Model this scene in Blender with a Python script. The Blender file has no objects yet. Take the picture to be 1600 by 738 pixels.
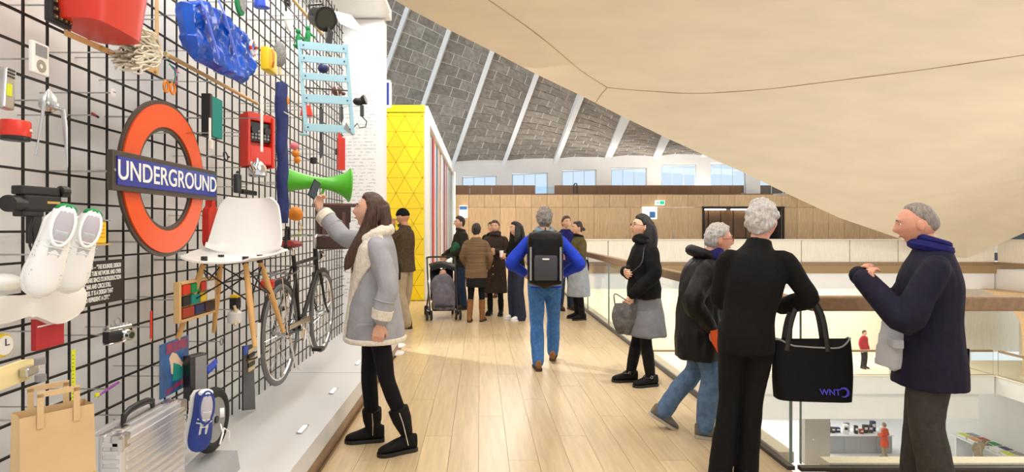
import bpy, bmesh, math, random
from mathutils import Vector, Matrix, noise
from mathutils.bvhtree import BVHTree
R = math.radians
PI = math.pi
random.seed(7)
S = bpy.context.scene
COL = S.collection

# ------------------------------------------------------------------ camera, world, lights, exposure
F, CX, CY, EYE = 900.0, 750.0, 357.0, 1.50          # focal length in px of a 1600 px frame, vanishing point, eye height
cam_data = bpy.data.cameras.new('camera')
cam = bpy.data.objects.new('camera', cam_data); COL.objects.link(cam)
cam.location = (0, 0, EYE); cam.rotation_euler = (PI/2, 0, 0)
cam_data.sensor_width = 36; cam_data.lens = F/1600*36
cam_data.shift_x = (800-CX)/1600; cam_data.shift_y = (CY-369)/1600
cam_data.clip_start = 0.05; cam_data.clip_end = 300
S.camera = cam
S.view_settings.view_transform = 'Standard'; S.view_settings.look = 'None'
S.view_settings.gamma = 1; S.view_settings.use_curve_mapping = False
S.view_settings.exposure = 0.0

world = bpy.data.worlds.new('daylight'); S.world = world; world.use_nodes = True
_bg = world.node_tree.nodes['Background']
_bg.inputs[0].default_value = (0.93, 0.96, 1.0, 1); _bg.inputs[1].default_value = 1.0

def area(name, loc, rot, sx, sy, power, color=(1, .93, .84)):
    d = bpy.data.lights.new(name, 'AREA'); d.shape = 'RECTANGLE'; d.size = sx; d.size_y = sy
    d.energy = power; d.color = color
    o = bpy.data.objects.new(name, d); COL.objects.link(o); o.location = loc; o.rotation_euler = rot
    return o
def spot(name, loc, target, power, angle, blend=.6, color=(1, .93, .84), radius=.06):
    d = bpy.data.lights.new(name, 'SPOT'); d.energy = power; d.spot_size = R(angle); d.spot_blend = blend
    d.color = color; d.shadow_soft_size = radius
    o = bpy.data.objects.new(name, d); COL.objects.link(o); o.location = loc
    o.rotation_euler = (Vector(target)-Vector(loc)).to_track_quat('-Z', 'Y').to_euler()
    return o
WARM = (1, .925, .83); NEUT = (1, .985, .97)
area('exhibit_soffit_light', (-1.25, 3.5, 4.03), (0, R(-10), 0), .36, 6.6, 125, NEUT)          # lamps over the object wall
area('gallery_fill_light', (1.0, 6.0, 5.8), (0, 0, 0), 2.0, 7.0, 150, WARM)  # this and the next two are added overhead fill without fixtures
area('gallery_fill_light', (3.0, 0.5, 5.8), (0, 0, 0), 4.0, 2.5, 190, WARM)
area('gallery_fill_light', (1.5, 17.0, 5.6), (0, 0, 0), 3.0, 9.0, 560, WARM)
area('atrium_fill_light', (14.0, 9.0, 5.0), (0, 0, 0), 6.0, 6.0, 1300, WARM)  # added fill hung over the void, no fixture there
for x_, y_ in ((5.5, 6.5), (11, 7.5), (17, 8.5)):
    spot('roof_fill_light', (x_, y_, -3.4), (x_+.5, y_+4.5, 4), 520, 130, .9, WARM, .3)  # unseen spots added low in the atrium to brighten the beige roof
area('hall_fill_light', (12.0, 31.0, -5.4), (0, 0, 0), 14.0, 6.0, 650, NEUT)  # added fill that brightens the ground level
area('lower_gallery_fill_light', (12.0, 26.5, -1.1), (0, 0, 0), 16.0, 3.0, 700, WARM)  # added fill under the slab for the lower floor
area('roof_fill_light', (8.0, 27.9, 3.25), (R(180), 0, 0), 22.0, .8, 420, (1, .95, .88))  # added upward strip, brightens the block vault and window wall
spot('cabinet_spot', (-.7, 9.6, 5.6), (-1.75, 12.0, 2.4), 420, 60, .8, NEUT)
spot('passage_spot', (-2.3, 7.9, 3.4), (.2, 6.35, 0), 620, 44, .8, NEUT)
spot('track_spot', (.9, 8.6, 5.2), (1.0, 7.6, 0), 260, 36, .8, WARM)
spot('track_spot', (1.7, 4.0, 5.2), (1.25, 5.7, 0), 420, 32, .9, NEUT)

# ------------------------------------------------------------------ helpers
def P(px, py, Y):                         # a point seen at pixel px, py standing at distance Y
    return Vector(((px-CX)*Y/F, Y, EYE-(py-CY)*Y/F))
def srgb(c):
    if isinstance(c, str):
        c = c.lstrip('#'); c = [int(c[i:i+2], 16)/255 for i in (0, 2, 4)]
    return tuple((v/12.92 if v <= .04045 else ((v+.055)/1.055)**2.4) for v in c[:3])
MATS = {}
def mat(name, color='#888888', rough=.6, metal=0., var=0., scale=8., bump=0., bscale=40., stretch=(1, 1, 1),
        color2=None, emit=0., trans=0., alpha=1., spec=.5, sheen=0., coat=0., kind='noise'):
    if name in MATS: return MATS[name]
    m = bpy.data.materials.new(name); m.use_nodes = True; MATS[name] = m
    nt = m.node_tree; N = nt.nodes; L = nt.links; b = N['Principled BSDF']
    c = srgb(color); b.inputs['Base Color'].default_value = (*c, 1)
    b.inputs['Roughness'].default_value = rough; b.inputs['Metallic'].default_value = metal
    b.inputs['Specular IOR Level'].default_value = spec
    if sheen: b.inputs['Sheen Weight'].default_value = sheen
    if coat: b.inputs['Coat Weight'].default_value = coat; b.inputs['Coat Roughness'].default_value = .15
    if trans: b.inputs['Transmission Weight'].default_value = trans
    if alpha < 1: b.inputs['Alpha'].default_value = alpha
    if emit: b.inputs['Emission Color'].default_value = (*c, 1); b.inputs['Emission Strength'].default_value = emit
    if var or bump or color2:
        tc = N.new('ShaderNodeTexCoord'); mp = N.new('ShaderNodeMapping'); mp.inputs['Scale'].default_value = stretch
        L.new(tc.outputs['Object'], mp.inputs['Vector'])
    if var or color2:
        if kind == 'wave':
            tx = N.new('ShaderNodeTexWave'); tx.inputs['Scale'].default_value = scale; tx.inputs['Distortion'].default_value = 3
            tx.inputs['Detail'].default_value = 3; tx.bands_direction = 'X'
        else:
            tx = N.new('ShaderNodeTexNoise'); tx.inputs['Scale'].default_value = scale; tx.inputs['Detail'].default_value = 5
        L.new(mp.outputs[0], tx.inputs['Vector'])
        rp = N.new('ShaderNodeValToRGB')
        c2 = srgb(color2) if color2 else tuple(v*(1-var) for v in c)
        c1 = c if color2 else tuple(min(1, v*(1+var*.6)) for v in c)
        rp.color_ramp.elements[0].color = (*c2, 1); rp.color_ramp.elements[1].color = (*c1, 1)
        rp.color_ramp.elements[0].position = .3; rp.color_ramp.elements[1].position = .7
        L.new(tx.outputs[1 if kind == 'wave' else 0], rp.inputs[0]); L.new(rp.outputs[0], b.inputs['Base Color'])
    if bump:
        t2 = N.new('ShaderNodeTexNoise'); t2.inputs['Scale'].default_value = bscale; t2.inputs['Detail'].default_value = 4
        L.new(mp.outputs[0], t2.inputs['Vector'])
        bp = N.new('ShaderNodeBump'); bp.inputs['Strength'].default_value = bump; bp.inputs['Distance'].default_value = .01
        L.new(t2.outputs[0], bp.inputs['Height']); L.new(bp.outputs[0], b.inputs['Normal'])
    return m
def piece_tint(m, amount=.18):            # every object that wears the material gets its own slight shade
    nt = m.node_tree; N = nt.nodes; L = nt.links; b = N['Principled BSDF']
    oi = N.new('ShaderNodeObjectInfo'); mr = N.new('ShaderNodeMapRange')
    mr.inputs['To Min'].default_value = 1-amount; mr.inputs['To Max'].default_value = 1+amount*.5
    hs = N.new('ShaderNodeHueSaturation'); L.new(oi.outputs['Random'], mr.inputs['Value']); L.new(mr.outputs[0], hs.inputs['Value'])
    lk = b.inputs['Base Color'].links
    if lk: L.new(lk[0].from_socket, hs.inputs['Color'])
    else: hs.inputs['Color'].default_value = b.inputs['Base Color'].default_value
    L.new(hs.outputs[0], b.inputs['Base Color'])
    return m
def glass_mat(name, tint=(.92, .97, .95), amount=.12, rough=.02):      # thin architectural glass: mostly clear, some gloss
    m = bpy.data.materials.new(name); m.use_nodes = True; MATS[name] = m
    nt = m.node_tree; N = nt.nodes; L = nt.links
    for n in list(N):
        if n.type == 'BSDF_PRINCIPLED': N.remove(n)
    out = [n for n in N if n.type == 'OUTPUT_MATERIAL'][0]
    t = N.new('ShaderNodeBsdfTransparent'); t.inputs[0].default_value = (*tint, 1)
    g = N.new('ShaderNodeBsdfGlossy'); g.inputs['Roughness'].default_value = rough
    fr = N.new('ShaderNodeLayerWeight'); pw = N.new('ShaderNodeMath'); pw.operation = 'POWER'; pw.inputs[1].default_value = 4
    ml = N.new('ShaderNodeMath'); ml.operation = 'MULTIPLY_ADD'; ml.inputs[1].default_value = amount*4; ml.inputs[2].default_value = .02
    mx = N.new('ShaderNodeMixShader'); L.new(fr.outputs['Facing'], pw.inputs[0]); L.new(pw.outputs[0], ml.inputs[0]); L.new(ml.outputs[0], mx.inputs[0])
    ml.use_clamp = True
    L.new(t.outputs[0], mx.inputs[1]); L.new(g.outputs[0], mx.inputs[2]); L.new(mx.outputs[0], out.inputs[0])
    return m

def frame_of(d, up=(0, 0, 1)):
    d = Vector(d).normalized(); u = Vector(up)
    if abs(d.dot(u.normalized())) > .97: u = Vector((0, 1, 0)) if abs(d.y) < .9 else Vector((1, 0, 0))
    x = d.cross(u).normalized(); y = x.cross(d).normalized()
    return x, y
class MB:
    def __init__(s): s.v = []; s.f = []; s.m = []; s.mi = 0; s.T = None
    def add(s, vs, fs):
        o = len(s.v)
        for p in vs:
            p = Vector(p); s.v.append(s.T @ p if s.T else p)
        for f in fs: s.f.append([i+o for i in f]); s.m.append(s.mi)
        return s
    def box(s, c, d, bev=0., rot=None):
        if bev > 0:
            bm = bmesh.new(); bmesh.ops.create_cube(bm, size=1)
            for v in bm.verts: v.co = Vector((v.co.x*d[0], v.co.y*d[1], v.co.z*d[2]))
            bmesh.ops.bevel(bm, geom=bm.edges[:], offset=bev, segments=2, affect='EDGES', profile=.6)
            bm.verts.ensure_lookup_table(); bm.verts.index_update()
            vs = [v.co.copy() for v in bm.verts]; fs = [[v.index for v in f.verts] for f in bm.faces]; bm.free()
        else:
            vs = [Vector((x*d[0]/2, y*d[1]/2, z*d[2]/2)) for x in (-1, 1) for y in (-1, 1) for z in (-1, 1)]
            fs = [(0, 1, 3, 2), (4, 6, 7, 5), (0, 4, 5, 1), (2, 3, 7, 6), (0, 2, 6, 4), (1, 5, 7, 3)]
        if rot is not None:
            M = rot if isinstance(rot, Matrix) else Matrix.Rotation(rot[2], 3, 'Z') @ Matrix.Rotation(rot[1], 3, 'Y') @ Matrix.Rotation(rot[0], 3, 'X')
            vs = [M @ v for v in vs]
        return s.add([v+Vector(c) for v in vs], fs)
    def tube(s, pts, rad, seg=10, up=(0, 0, 1), caps=True, closed=False):
        pts = [Vector(p) for p in pts]; n = len(pts)
        if not isinstance(rad, list): rad = [rad]*n
        vs = []; fs = []; px = None
        for i in range(n):
            if closed: d = pts[(i+1) % n]-pts[i-1]
            else: d = pts[min(i+1, n-1)]-pts[max(i-1, 0)]
            if px is None: x, y = frame_of(d, up)
            else:
                dn = d.normalized(); x = (px-dn*px.dot(dn))
                x = x.normalized() if x.length > 1e-6 else frame_of(d, up)[0]; y = x.cross(dn).normalized()
                y = -y if y.dot(py) < 0 else y
            px, py = x, y
            r = rad[i]; rx, ry = r if isinstance(r, (tuple, list)) else (r, r)
            for k in range(seg):
                a = 2*PI*k/seg; vs.append(pts[i]+x*math.cos(a)*rx+y*math.sin(a)*ry)
        m = n if closed else n-1
        for i in range(m):
            for k in range(seg):
                a = i*seg+k; b = i*seg+(k+1) % seg; j = ((i+1) % n)*seg
                fs.append((a, b, j+(k+1) % seg, j+k))
        if caps and not closed:
            fs.append(list(range(seg))[::-1]); fs.append([(n-1)*seg+k for k in range(seg)])
        # outward orientation
        d = pts[1]-pts[0]; x0 = vs[1]-vs[0]; nrm = x0.cross(d)
        if nrm.dot(vs[0]-pts[0]) < 0: fs = [list(f)[::-1] for f in fs]
        return s.add(vs, fs)
    def cyl(s, a, b, r, r2=None, seg=14): return s.tube([a, b], [r, r if r2 is None else r2], seg)
    def lathe(s, prof, o=(0, 0, 0), ax=(0, 0, 1), seg=20):          # prof: (radius, height) from bottom to top
        ax = Vector(ax).normalized(); o = Vector(o)
        x, y = frame_of(ax, (0, 0, 1) if abs(ax.z) < .9 else (0, 1, 0))
        if x.cross(y).dot(ax) < 0: y = -y
        vs = []; fs = []
        for r, h in prof:
            for k in range(seg):
                a = 2*PI*k/seg; vs.append(o+ax*h+(x*math.cos(a)+y*math.sin(a))*max(r, 1e-4))
        for i in range(len(prof)-1):
            for k in range(seg): fs.append((i*seg+k, i*seg+(k+1) % seg, (i+1)*seg+(k+1) % seg, (i+1)*seg+k))
        fs.append(list(range(seg))[::-1]); fs.append([(len(prof)-1)*seg+k for k in range(seg)])
        return s.add(vs, fs)
    def ball(s, c, r, seg=16, rings=10, rot=None):
        r = r if isinstance(r, (tuple, list)) else (r, r, r); c = Vector(c); vs = []; fs = []
        for i in range(rings+1):
            t = PI*i/rings
            for k in range(seg):
                a = 2*PI*k/seg; q = Vector((max(math.sin(t), 1e-3)*math.cos(a)*r[0], max(math.sin(t), 1e-3)*math.sin(a)*r[1], -math.cos(t)*r[2]))
                vs.append(c+(rot @ q if rot else q))
        for i in range(rings):
            for k in range(seg): fs.append((i*seg+k, i*seg+(k+1) % seg, (i+1)*seg+(k+1) % seg, (i+1)*seg+k))
        fs.append(list(range(seg))[::-1]); fs.append([rings*seg+k for k in range(seg)])
        return s.add(vs, fs)
    def torus(s, c, r, t, ax=(0, 0, 1), seg=32, tseg=8, ry=None):
        ax = Vector(ax).normalized(); x, y = frame_of(ax, (0, 0, 1) if abs(ax.z) < .9 else (0, 1, 0)); c = Vector(c)
        ry = r if ry is None else ry
        return s.tube([c+x*math.cos(2*PI*k/seg)*r+y*math.sin(2*PI*k/seg)*ry for k in range(seg)], t, tseg, up=ax, closed=True)
    def prism(s, poly, z0, z1):                                    # polygon in local x, y (anticlockwise), extruded along z
        n = len(poly); ar = sum(poly[i][0]*poly[(i+1) % n][1]-poly[(i+1) % n][0]*poly[i][1] for i in range(n))
        if ar < 0: poly = poly[::-1]
        vs = [(p[0], p[1], z0) for p in poly]+[(p[0], p[1], z1) for p in poly]
        return s.add(vs, [list(range(n))[::-1], list(range(n, 2*n))]+[(i, (i+1) % n, n+(i+1) % n, n+i) for i in range(n)])
    def ring(s, r0, r1, z0, z1, seg=64, c=(0, 0)):
        vs = []
        for r, z in ((r0, z0), (r1, z0), (r1, z1), (r0, z1)):
            vs += [(c[0]+r*math.cos(2*PI*k/seg), c[1]+r*math.sin(2*PI*k/seg), z) for k in range(seg)]
        fs = []
        for q in range(4):
            for k in range(seg):
                a = q*seg; b = ((q+1) % 4)*seg; fs.append((a+k, b+k, b+(k+1) % seg, a+(k+1) % seg))
        return s.add(vs, [f[::-1] for f in fs])
    def grid(s, fn, nu, nv, th=0., closed_u=False):                # surface fn(u, v), thickened along its normal when th > 0
        pts = [[Vector(fn(i/(nu if closed_u else nu), j/nv)) for j in range(nv+1)] for i in range(nu+(0 if closed_u else 1))]
        n = len(pts); W = nv+1
        vs = [p for row in pts for p in row]; fs = []
        for i in range(n if closed_u else n-1):
            for j in range(nv): a = i*W+j; b = ((i+1) % n)*W+j; fs.append((a, b, b+1, a+1))
        if th:
            nr = [Vector((0, 0, 0)) for _ in vs]
            for f in fs:
                q = (vs[f[2]]-vs[f[0]]).cross(vs[f[3]]-vs[f[1]])
                for i in f: nr[i] += q
            o = len(vs); vs = vs+[v-(q.normalized() if q.length else q)*th for v, q in zip(vs, nr)]
            fs2 = [tuple(i+o for i in f[::-1]) for f in fs]
            cnt = {}
            for f in fs:
                for i in range(4):
                    e = (f[i], f[(i+1) % 4]); cnt[e] = 1
            side = [(b, a, a+o, b+o) for (a, b) in cnt if (b, a) not in cnt]
            fs = fs+fs2+side
        return s.add(vs, fs)
    def mesh(s, name):
        me = bpy.data.meshes.new(name); me.from_pydata([tuple(v) for v in s.v], [], s.f)
        if any(s.m): me.polygons.foreach_set('material_index', s.m)
        me.update(); return me
    def build(s, name, m, parent=None, smooth=False, angle=None):
        me = s.mesh(name)
        ms = m if isinstance(m, (list, tuple)) else [m]
        for q in ms: me.materials.append(MATS[q] if isinstance(q, str) else q)
        return link(name, me, parent, smooth)
def link(name, me, parent=None, smooth=False):
    if smooth:
        me.polygons.foreach_set('use_smooth', [True]*len(me.polygons))
        try: me.set_sharp_from_angle(angle=R(42))
        except Exception: pass
    o = bpy.data.objects.new(name, me); COL.objects.link(o)
    if parent: o.parent = parent
    return o
def tag(o, label, cat=None, group=None, kind=None):
    if label: o['label'] = label
    if cat: o['category'] = cat
    if group: o['group'] = group
    if kind: o['kind'] = kind
    return o
def thing(name, label, cat, loc=(0, 0, 0), rz=0., group=None, M=None):
    o = bpy.data.objects.new(name, None); COL.objects.link(o); o.empty_display_size = .1
    if M is not None: o.matrix_world = M
    else: o.location = loc; o.rotation_euler = (0, 0, rz)
    return tag(o, label, cat, group)
def struct(o, label=None, cat=None):
    o['kind'] = 'structure'
    if label: o['label'] = label
    if cat: o['category'] = cat
    return o
def dup(o, parent, name=None):
    c = o.copy(); COL.objects.link(c); c.parent = parent
    if name: c.name = name
    return c
WORK = bpy.data.scenes.new('workbench')          # scratch scene, removed at the end
def baked(o):                             # mesh of an object with its modifiers applied; the object is consumed
    WORK.collection.objects.link(o); vl = WORK.view_layers[0]; vl.update(); dg = vl.depsgraph
    me = bpy.data.meshes.new_from_object(o.evaluated_get(dg), depsgraph=dg)
    bpy.data.objects.remove(o); return me
def text_obj(name, body, size, m, parent, loc, extrude=.0015, align='CENTER', sx=1., bold=0., M=None, spacing=1., line=1.):
    cu = bpy.data.curves.new(name, 'FONT'); cu.body = body; cu.size = size; cu.extrude = extrude; cu.align_x = align; cu.align_y = 'CENTER'
    cu.offset = bold; cu.space_character = spacing; cu.space_line = line
    t = bpy.data.objects.new(name, cu); me = baked(t); bpy.data.curves.remove(cu)
    for v in me.vertices: v.co.x *= sx
    me.materials.clear(); me.materials.append(MATS[m] if isinstance(m, str) else m)
    o = link(name, me, parent); o.location = loc
    if M is not None: o.matrix_local = M
    return o
# ------------------------------------------------------------------ materials of the building
mat('oak_floor', '#cfb792', .28, var=.16, scale=3, stretch=(9, .7, 1), bump=.03, bscale=30, spec=.5); piece_tint(MATS['oak_floor'], .09)
mat('oak_dark_gap', '#9c8058', .7)
mat('white_paint', '#f3f2f0', .55)
mat('white_panel', '#eeeeec', .35)
mat('black_steel', '#17130f', .45, spec=.4)
mat('timber', '#dcb98b', .5, var=.18, scale=6, stretch=(7, 7, .5), bump=.03, bscale=20); piece_tint(MATS['timber'], .10)
mat('timber_dark', '#8d6a4c', .5, var=.15, scale=6, stretch=(7, 7, .5)); piece_tint(MATS['timber_dark'], .12)
mat('timber_pale', '#eadfc9', .45, var=.10, scale=6, stretch=(7, 7, .5)); piece_tint(MATS['timber_pale'], .06)
mat('handrail_oak', '#94775a', .4, var=.2, scale=5, stretch=(6, 1, 6))
mat('plaster', '#e9e6e0', .8, var=.03, scale=2)
mat('roof_beige', '#d7c6aa', .8, var=.06, scale=1.3, stretch=(.5, 1.2, 1.2), bump=.015, bscale=6)
mat('roof_seam', '#a98d68', .8)
mat('block_grey', '#938b80', .9, var=.3, scale=5, bump=.4, bscale=30); piece_tint(MATS['block_grey'], .22)
mat('mortar', '#cfc8bc', .9)
mat('rib_white', '#dfe3e4', .6)
mat('steel', '#b8b8b6', .3, 1.)
mat('steel_dark', '#56565a', .35, .9)
mat('dark_glass', '#27302f', .08, spec=.8)
mat('dark_gap', '#2b2622', .8)
mat('yellow_panel', '#f7d514', .38); piece_tint(MATS['yellow_panel'], .10)
mat('yellow_gap', '#a98a10', .6)
mat('lamp_glow', '#fff6e6', emit=6.)
mat('grey_counter', '#a9aaac', .5)
mat('hall_floor', '#efeeec', .35)
mat('taupe_wall', '#b5aa9c', .7)
glass_mat('balustrade_glass', (.965, .985, .975), .10)
glass_mat('window_glass', (.86, .94, 1.0), .06)
mat('glass_edge', '#7f978f', .15, spec=.7)

XG, XW, XP, ZP = -1.667, -1.86, -.98, .245          # wire grid, white back wall, plinth front, plinth top
XB, YB = 1.93, 3.57                                  # balustrade line and its corner
YF, XR = 23.8, 21.3                                  # far and right edge of the atrium
YT = 26.0                                            # timber wall behind the far gallery

# ------------------------------------------------------------------ floor: oak planks on a slab
b = MB(); b.box(((XW+XB)/2, 12.2, -.19), (XB-XW+.02, 28.4, .34)); b.box((6.5, .78, -.19), (9.1, 5.56, .34))
b.box((13.0, 25.0, -.19), (22.1, 2.4, .34)); b.box((-2.75, 9.6, -.19), (1.75, 4.9, .34))
floor = struct(b.build('floor', 'oak_dark_gap'), 'pale oak board floor of the gallery')
pw = .19; PL = {}
def plank(x0, x1, y0, y1):
    k = (round(x1-x0, 3), round(y1-y0, 3))
    if k not in PL:
        q = MB(); q.box((0, 0, 0), (k[0]-.0022, k[1]-.003, .022)); me = q.mesh('plank'); me.materials.append(MATS['oak_floor']); PL[k] = me
    o = link('plank', PL[k], floor); o.location = ((x0+x1)/2, (y0+y1)/2, -.011); return o
i = 0; x = XP+.0
nb = 15; pw = (XB-XP)/nb
for i in range(nb):
    y = -2.0-((i*7) % 5)*.44
    while y < 26:
        L_ = 2.2
        a, c = max(y, -2.0), min(y+L_, 26.0)
        if c-a > .05: plank(XP+i*pw, XP+(i+1)*pw, a, c)
        y += L_
for i in range(13):
    a = XP-(i+1)*pw; m_ = 8.6+(i % 3)*.7; plank(a, a+pw, 7.22, m_); plank(a, a+pw, m_, 11.9)
for i in range(24):
    a = XB+i*pw
    for (y0, y1) in ((-2.0, .2+(i % 3)*.5), (.2+(i % 3)*.5, 2.2+(i % 2)*.3), (2.2+(i % 2)*.3, YB-.03)): plank(a, a+pw, y0, y1)

# ------------------------------------------------------------------ object wall: back wall, plinth, soffit, end wall
b = MB(); b.box((XW-.05, 2.9, 2.05), (.1, 8.4, 4.1)); struct(b.build('wall_left', 'white_paint'), 'white back wall behind the black wire grid')
b = MB(); b.box(((XP+XW)/2, 2.9, ZP/2+.06), (XP-XW, 8.3, ZP-.12)); 
mat('plinth_grey', '#d9dadb', .4)
pl = struct(b.build('trim_1', 'plinth_grey'), 'white display plinth along the object wall')
b = MB(); b.box(((XP-.02+XW)/2, 2.9, .06), (XP-.02-XW, 8.3, .12)); b.build('toe_strip', 'handrail_oak', pl)  # brown strip, the floor's reflection put into its colour
for y in (2.9, 5.0):
    b = MB(); b.box(((XP+XW)/2, y, ZP+.0005), (XP-XW, .006, .002)); b.build('joint', 'grey_counter', pl)
for (px, py) in ((473, 672), (521, 612), (560, 568), (398, 762)):
    Y = (EYE-ZP)*F/(py-CY); X = (px-CX)*Y/F
    b = MB(); b.box((X, Y, ZP+.003), (.035, .16, .008), .003); o = b.build('recessed_light', 'steel', pl)
    b = MB(); b.box((X, Y, ZP+.008), (.022, .11, .004)); b.build('lens', 'lamp_glow', o)
b = MB(); b.box((-1.5, 2.9, 4.12), (.82, 8.4, .12)); sf = struct(b.build('ceiling', 'white_paint'), 'white soffit over the object wall')
b = MB(); b.box((-1.25, 3.5, 4.05), (.38, 6.6, .02)); b.build('light_panel', 'white_panel', sf)
mat('wall_text', '#f0efed', .6)
nt = MATS['wall_text'].node_tree; N = nt.nodes; Lk = nt.links; bs = N['Principled BSDF']      # rows of very small grey print
tc = N.new('ShaderNodeTexCoord'); sp = N.new('ShaderNodeSeparateXYZ'); Lk.new(tc.outputs['Object'], sp.inputs[0])
m1 = N.new('ShaderNodeMath'); m1.operation = 'MULTIPLY'; m1.inputs[1].default_value = 24; Lk.new(sp.outputs[2], m1.inputs[0])
m2 = N.new('ShaderNodeMath'); m2.operation = 'FRACT'; Lk.new(m1.outputs[0], m2.inputs[0])
m3 = N.new('ShaderNodeMath'); m3.operation = 'LESS_THAN'; m3.inputs[1].default_value = .42; Lk.new(m2.outputs[0], m3.inputs[0])
nz = N.new('ShaderNodeTexNoise'); nz.inputs['Scale'].default_value = 9; mpn = N.new('ShaderNodeMapping'); mpn.inputs['Scale'].default_value = (2.2, 1, 2.6)
Lk.new(tc.outputs['Object'], mpn.inputs[0]); Lk.new(mpn.outputs[0], nz.inputs['Vector'])
m4 = N.new('ShaderNodeMath'); m4.operation = 'GREATER_THAN'; m4.inputs[1].default_value = .5; Lk.new(nz.outputs[0], m4.inputs[0])
m5 = N.new('ShaderNodeMath'); m5.operation = 'MULTIPLY'; Lk.new(m3.outputs[0], m5.inputs[0]); Lk.new(m4.outputs[0], m5.inputs[1])
mxc = N.new('ShaderNodeMix'); mxc.data_type = 'RGBA'; mxc.inputs[6].default_value = (.88, .87, .85, 1); mxc.inputs[7].default_value = (.62, .62, .63, 1)
Lk.new(m5.outputs[0], mxc.inputs[0]); Lk.new(mxc.outputs[2], bs.inputs['Base Color'])
XE = -150*7.0/F
b = MB(); b.box(((XW+XE)/2-.02, 7.1, 2.02), (XE-XW+.04, .2, 4.04)); ew = struct(b.build('wall_end', 'white_paint'), 'white end wall with rows of tiny print')
b = MB(); b.box(((XW+XE)/2, 6.997, 2.1), (XE-XW-.2, .004, 2.9)); b.build('print_panel', 'wall_text', ew)

# black wire grid, every bar a part
gr = thing('wire_grid', 'black steel wire grid covering the white object wall', 'wire grid', (XG, 2.0, ZP))
cellY, cellZ = 7.88e-5*F*1.667, .0679*1.667
y00 = F*1.667/714.2; z00 = EYE+(CY-(150+315/2.734))*1.667/713.4
mev = MB(); mev.box((0, 0, 0), (.0075, .0075, 4.06-ZP)); mev = mev.mesh('wire_bar'); mev.materials.append(MATS['black_steel'])
meh = MB(); meh.box((0, 0, 0), (.0085, 5.6, .0085)); meh = meh.mesh('wire_bar'); meh.materials.append(MATS['black_steel'])
k = -5
while y00+k*cellY < 6.98:
    o = link('wire_bar', mev, gr); o.location = (0, y00+k*cellY-2.0, (4.06-ZP)/2); k += 1
k = -30
while z00+k*cellZ < 4.05:
    z = z00+k*cellZ
    if z > ZP+.02: o = link('wire_bar', meh, gr); o.location = (.008, 4.19-2.0, z-ZP)
    k += 1

# ------------------------------------------------------------------ glass balustrades with oak rails
def balustrade(name, label, p0, p1, n, z0=0., hh=1.02, rail=True, seed=0):
    p0 = Vector(p0); p1 = Vector(p1); d = p1-p0; L_ = d.length; ang = math.atan2(d.y, d.x)
    t = thing(name, label, 'balustrade', p0, ang)
    q = MB(); q.box((L_/2, 0, .012), (L_, .045, .024)); q.build('base_channel', 'steel_dark', t)
    q = MB(); q.box((L_/2+.1, (-.075 if d.y > 1 else .075), .0), (L_-.2, .10, .07)); q.build('edge_board', 'timber_pale', t)
    w = L_/n; me = None
    for i in range(n):
        if me is None:
            q = MB(); q.box((0, 0, 0), (w-.012, .018, hh-.06)); me = q.mesh('glass_pane'); me.materials.append(MATS['balustrade_glass'])
            q = MB(); q.box((w/2-.007, 0, 0), (.004, .0185, hh-.06))
            me2 = q.mesh('pane_edge'); me2.materials.append(MATS['glass_edge'])
        o = link('glass_pane', me, t); o.location = ((i+.5)*w, 0, .04+(hh-.06)/2)
        o2 = link('pane_edge', me2, o); o2 = link('pane_edge', me2, o); o2.location = (-w+.014, 0, 0)
    if rail:
        q = MB(); q.box((L_/2, 0, hh+.015), (L_+(.08 if d.y > 1 else -.1), .085, .09), .012); q.build('handrail', 'handrail_oak', t)
    return t
balustrade('glass_balustrade', 'long glass balustrade with oak handrail running away along the walkway', (XB, YB, 0), (XB, YF, 0), 12)
balustrade('glass_balustrade', 'near glass balustrade with oak handrail in front of the atrium at right', (XB+.05, YB, 0), (XB+9, YB, 0), 4)
balustrade('glass_balustrade', 'far glass balustrade of the lower floor across the atrium', (XB, YF+.1, -4.6), (XR, YF+.1, -4.6), 9, hh=1.0)
balustrade('glass_balustrade', 'side glass balustrade of the lower floor beyond the dark suited man', (XR+.1, YF, -4.6), (XR+.1, 8, -4.6), 8, hh=1.0)

# far solid parapet of pale panels (upper floor), its side wing
def parapet(name, label, p0, p1, n):
    p0 = Vector(p0); p1 = Vector(p1); d = p1-p0; L_ = d.length
    t = thing(name, label, 'parapet', p0, math.atan2(d.y, d.x)); w = L_/n
    q = MB(); q.box((0, 0, 0), (w-.03, .06, .90), .006); me = q.mesh('panel'); me.materials.append(MATS['timber_pale'])
    for i in range(n): o = link('panel', me, t); o.location = ((i+.5)*w, 0, .55)
    q = MB(); q.box((L_/2, .03, .52), (L_, .03, .92)); q.build('backing', 'oak_dark_gap', t)
    q = MB(); q.box((L_/2, 0, 1.03), (L_, .14, .05)); q.build('cap', 'timber_pale', t)
    q = MB(); q.box((L_/2, -.03, .04), (L_, .1, .11)); q.build('foot_rail', 'handrail_oak', t)
parapet('timber_parapet', 'pale timber panelled parapet across the far side of the atrium', (3.3, YF+.06, 0), (XR, YF+.06, 0), 9)
parapet('timber_parapet', 'pale timber parapet on the right side of the atrium', (XR+.06, YF-.05, 0), (XR+.06, 6, 0), 8)
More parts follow.
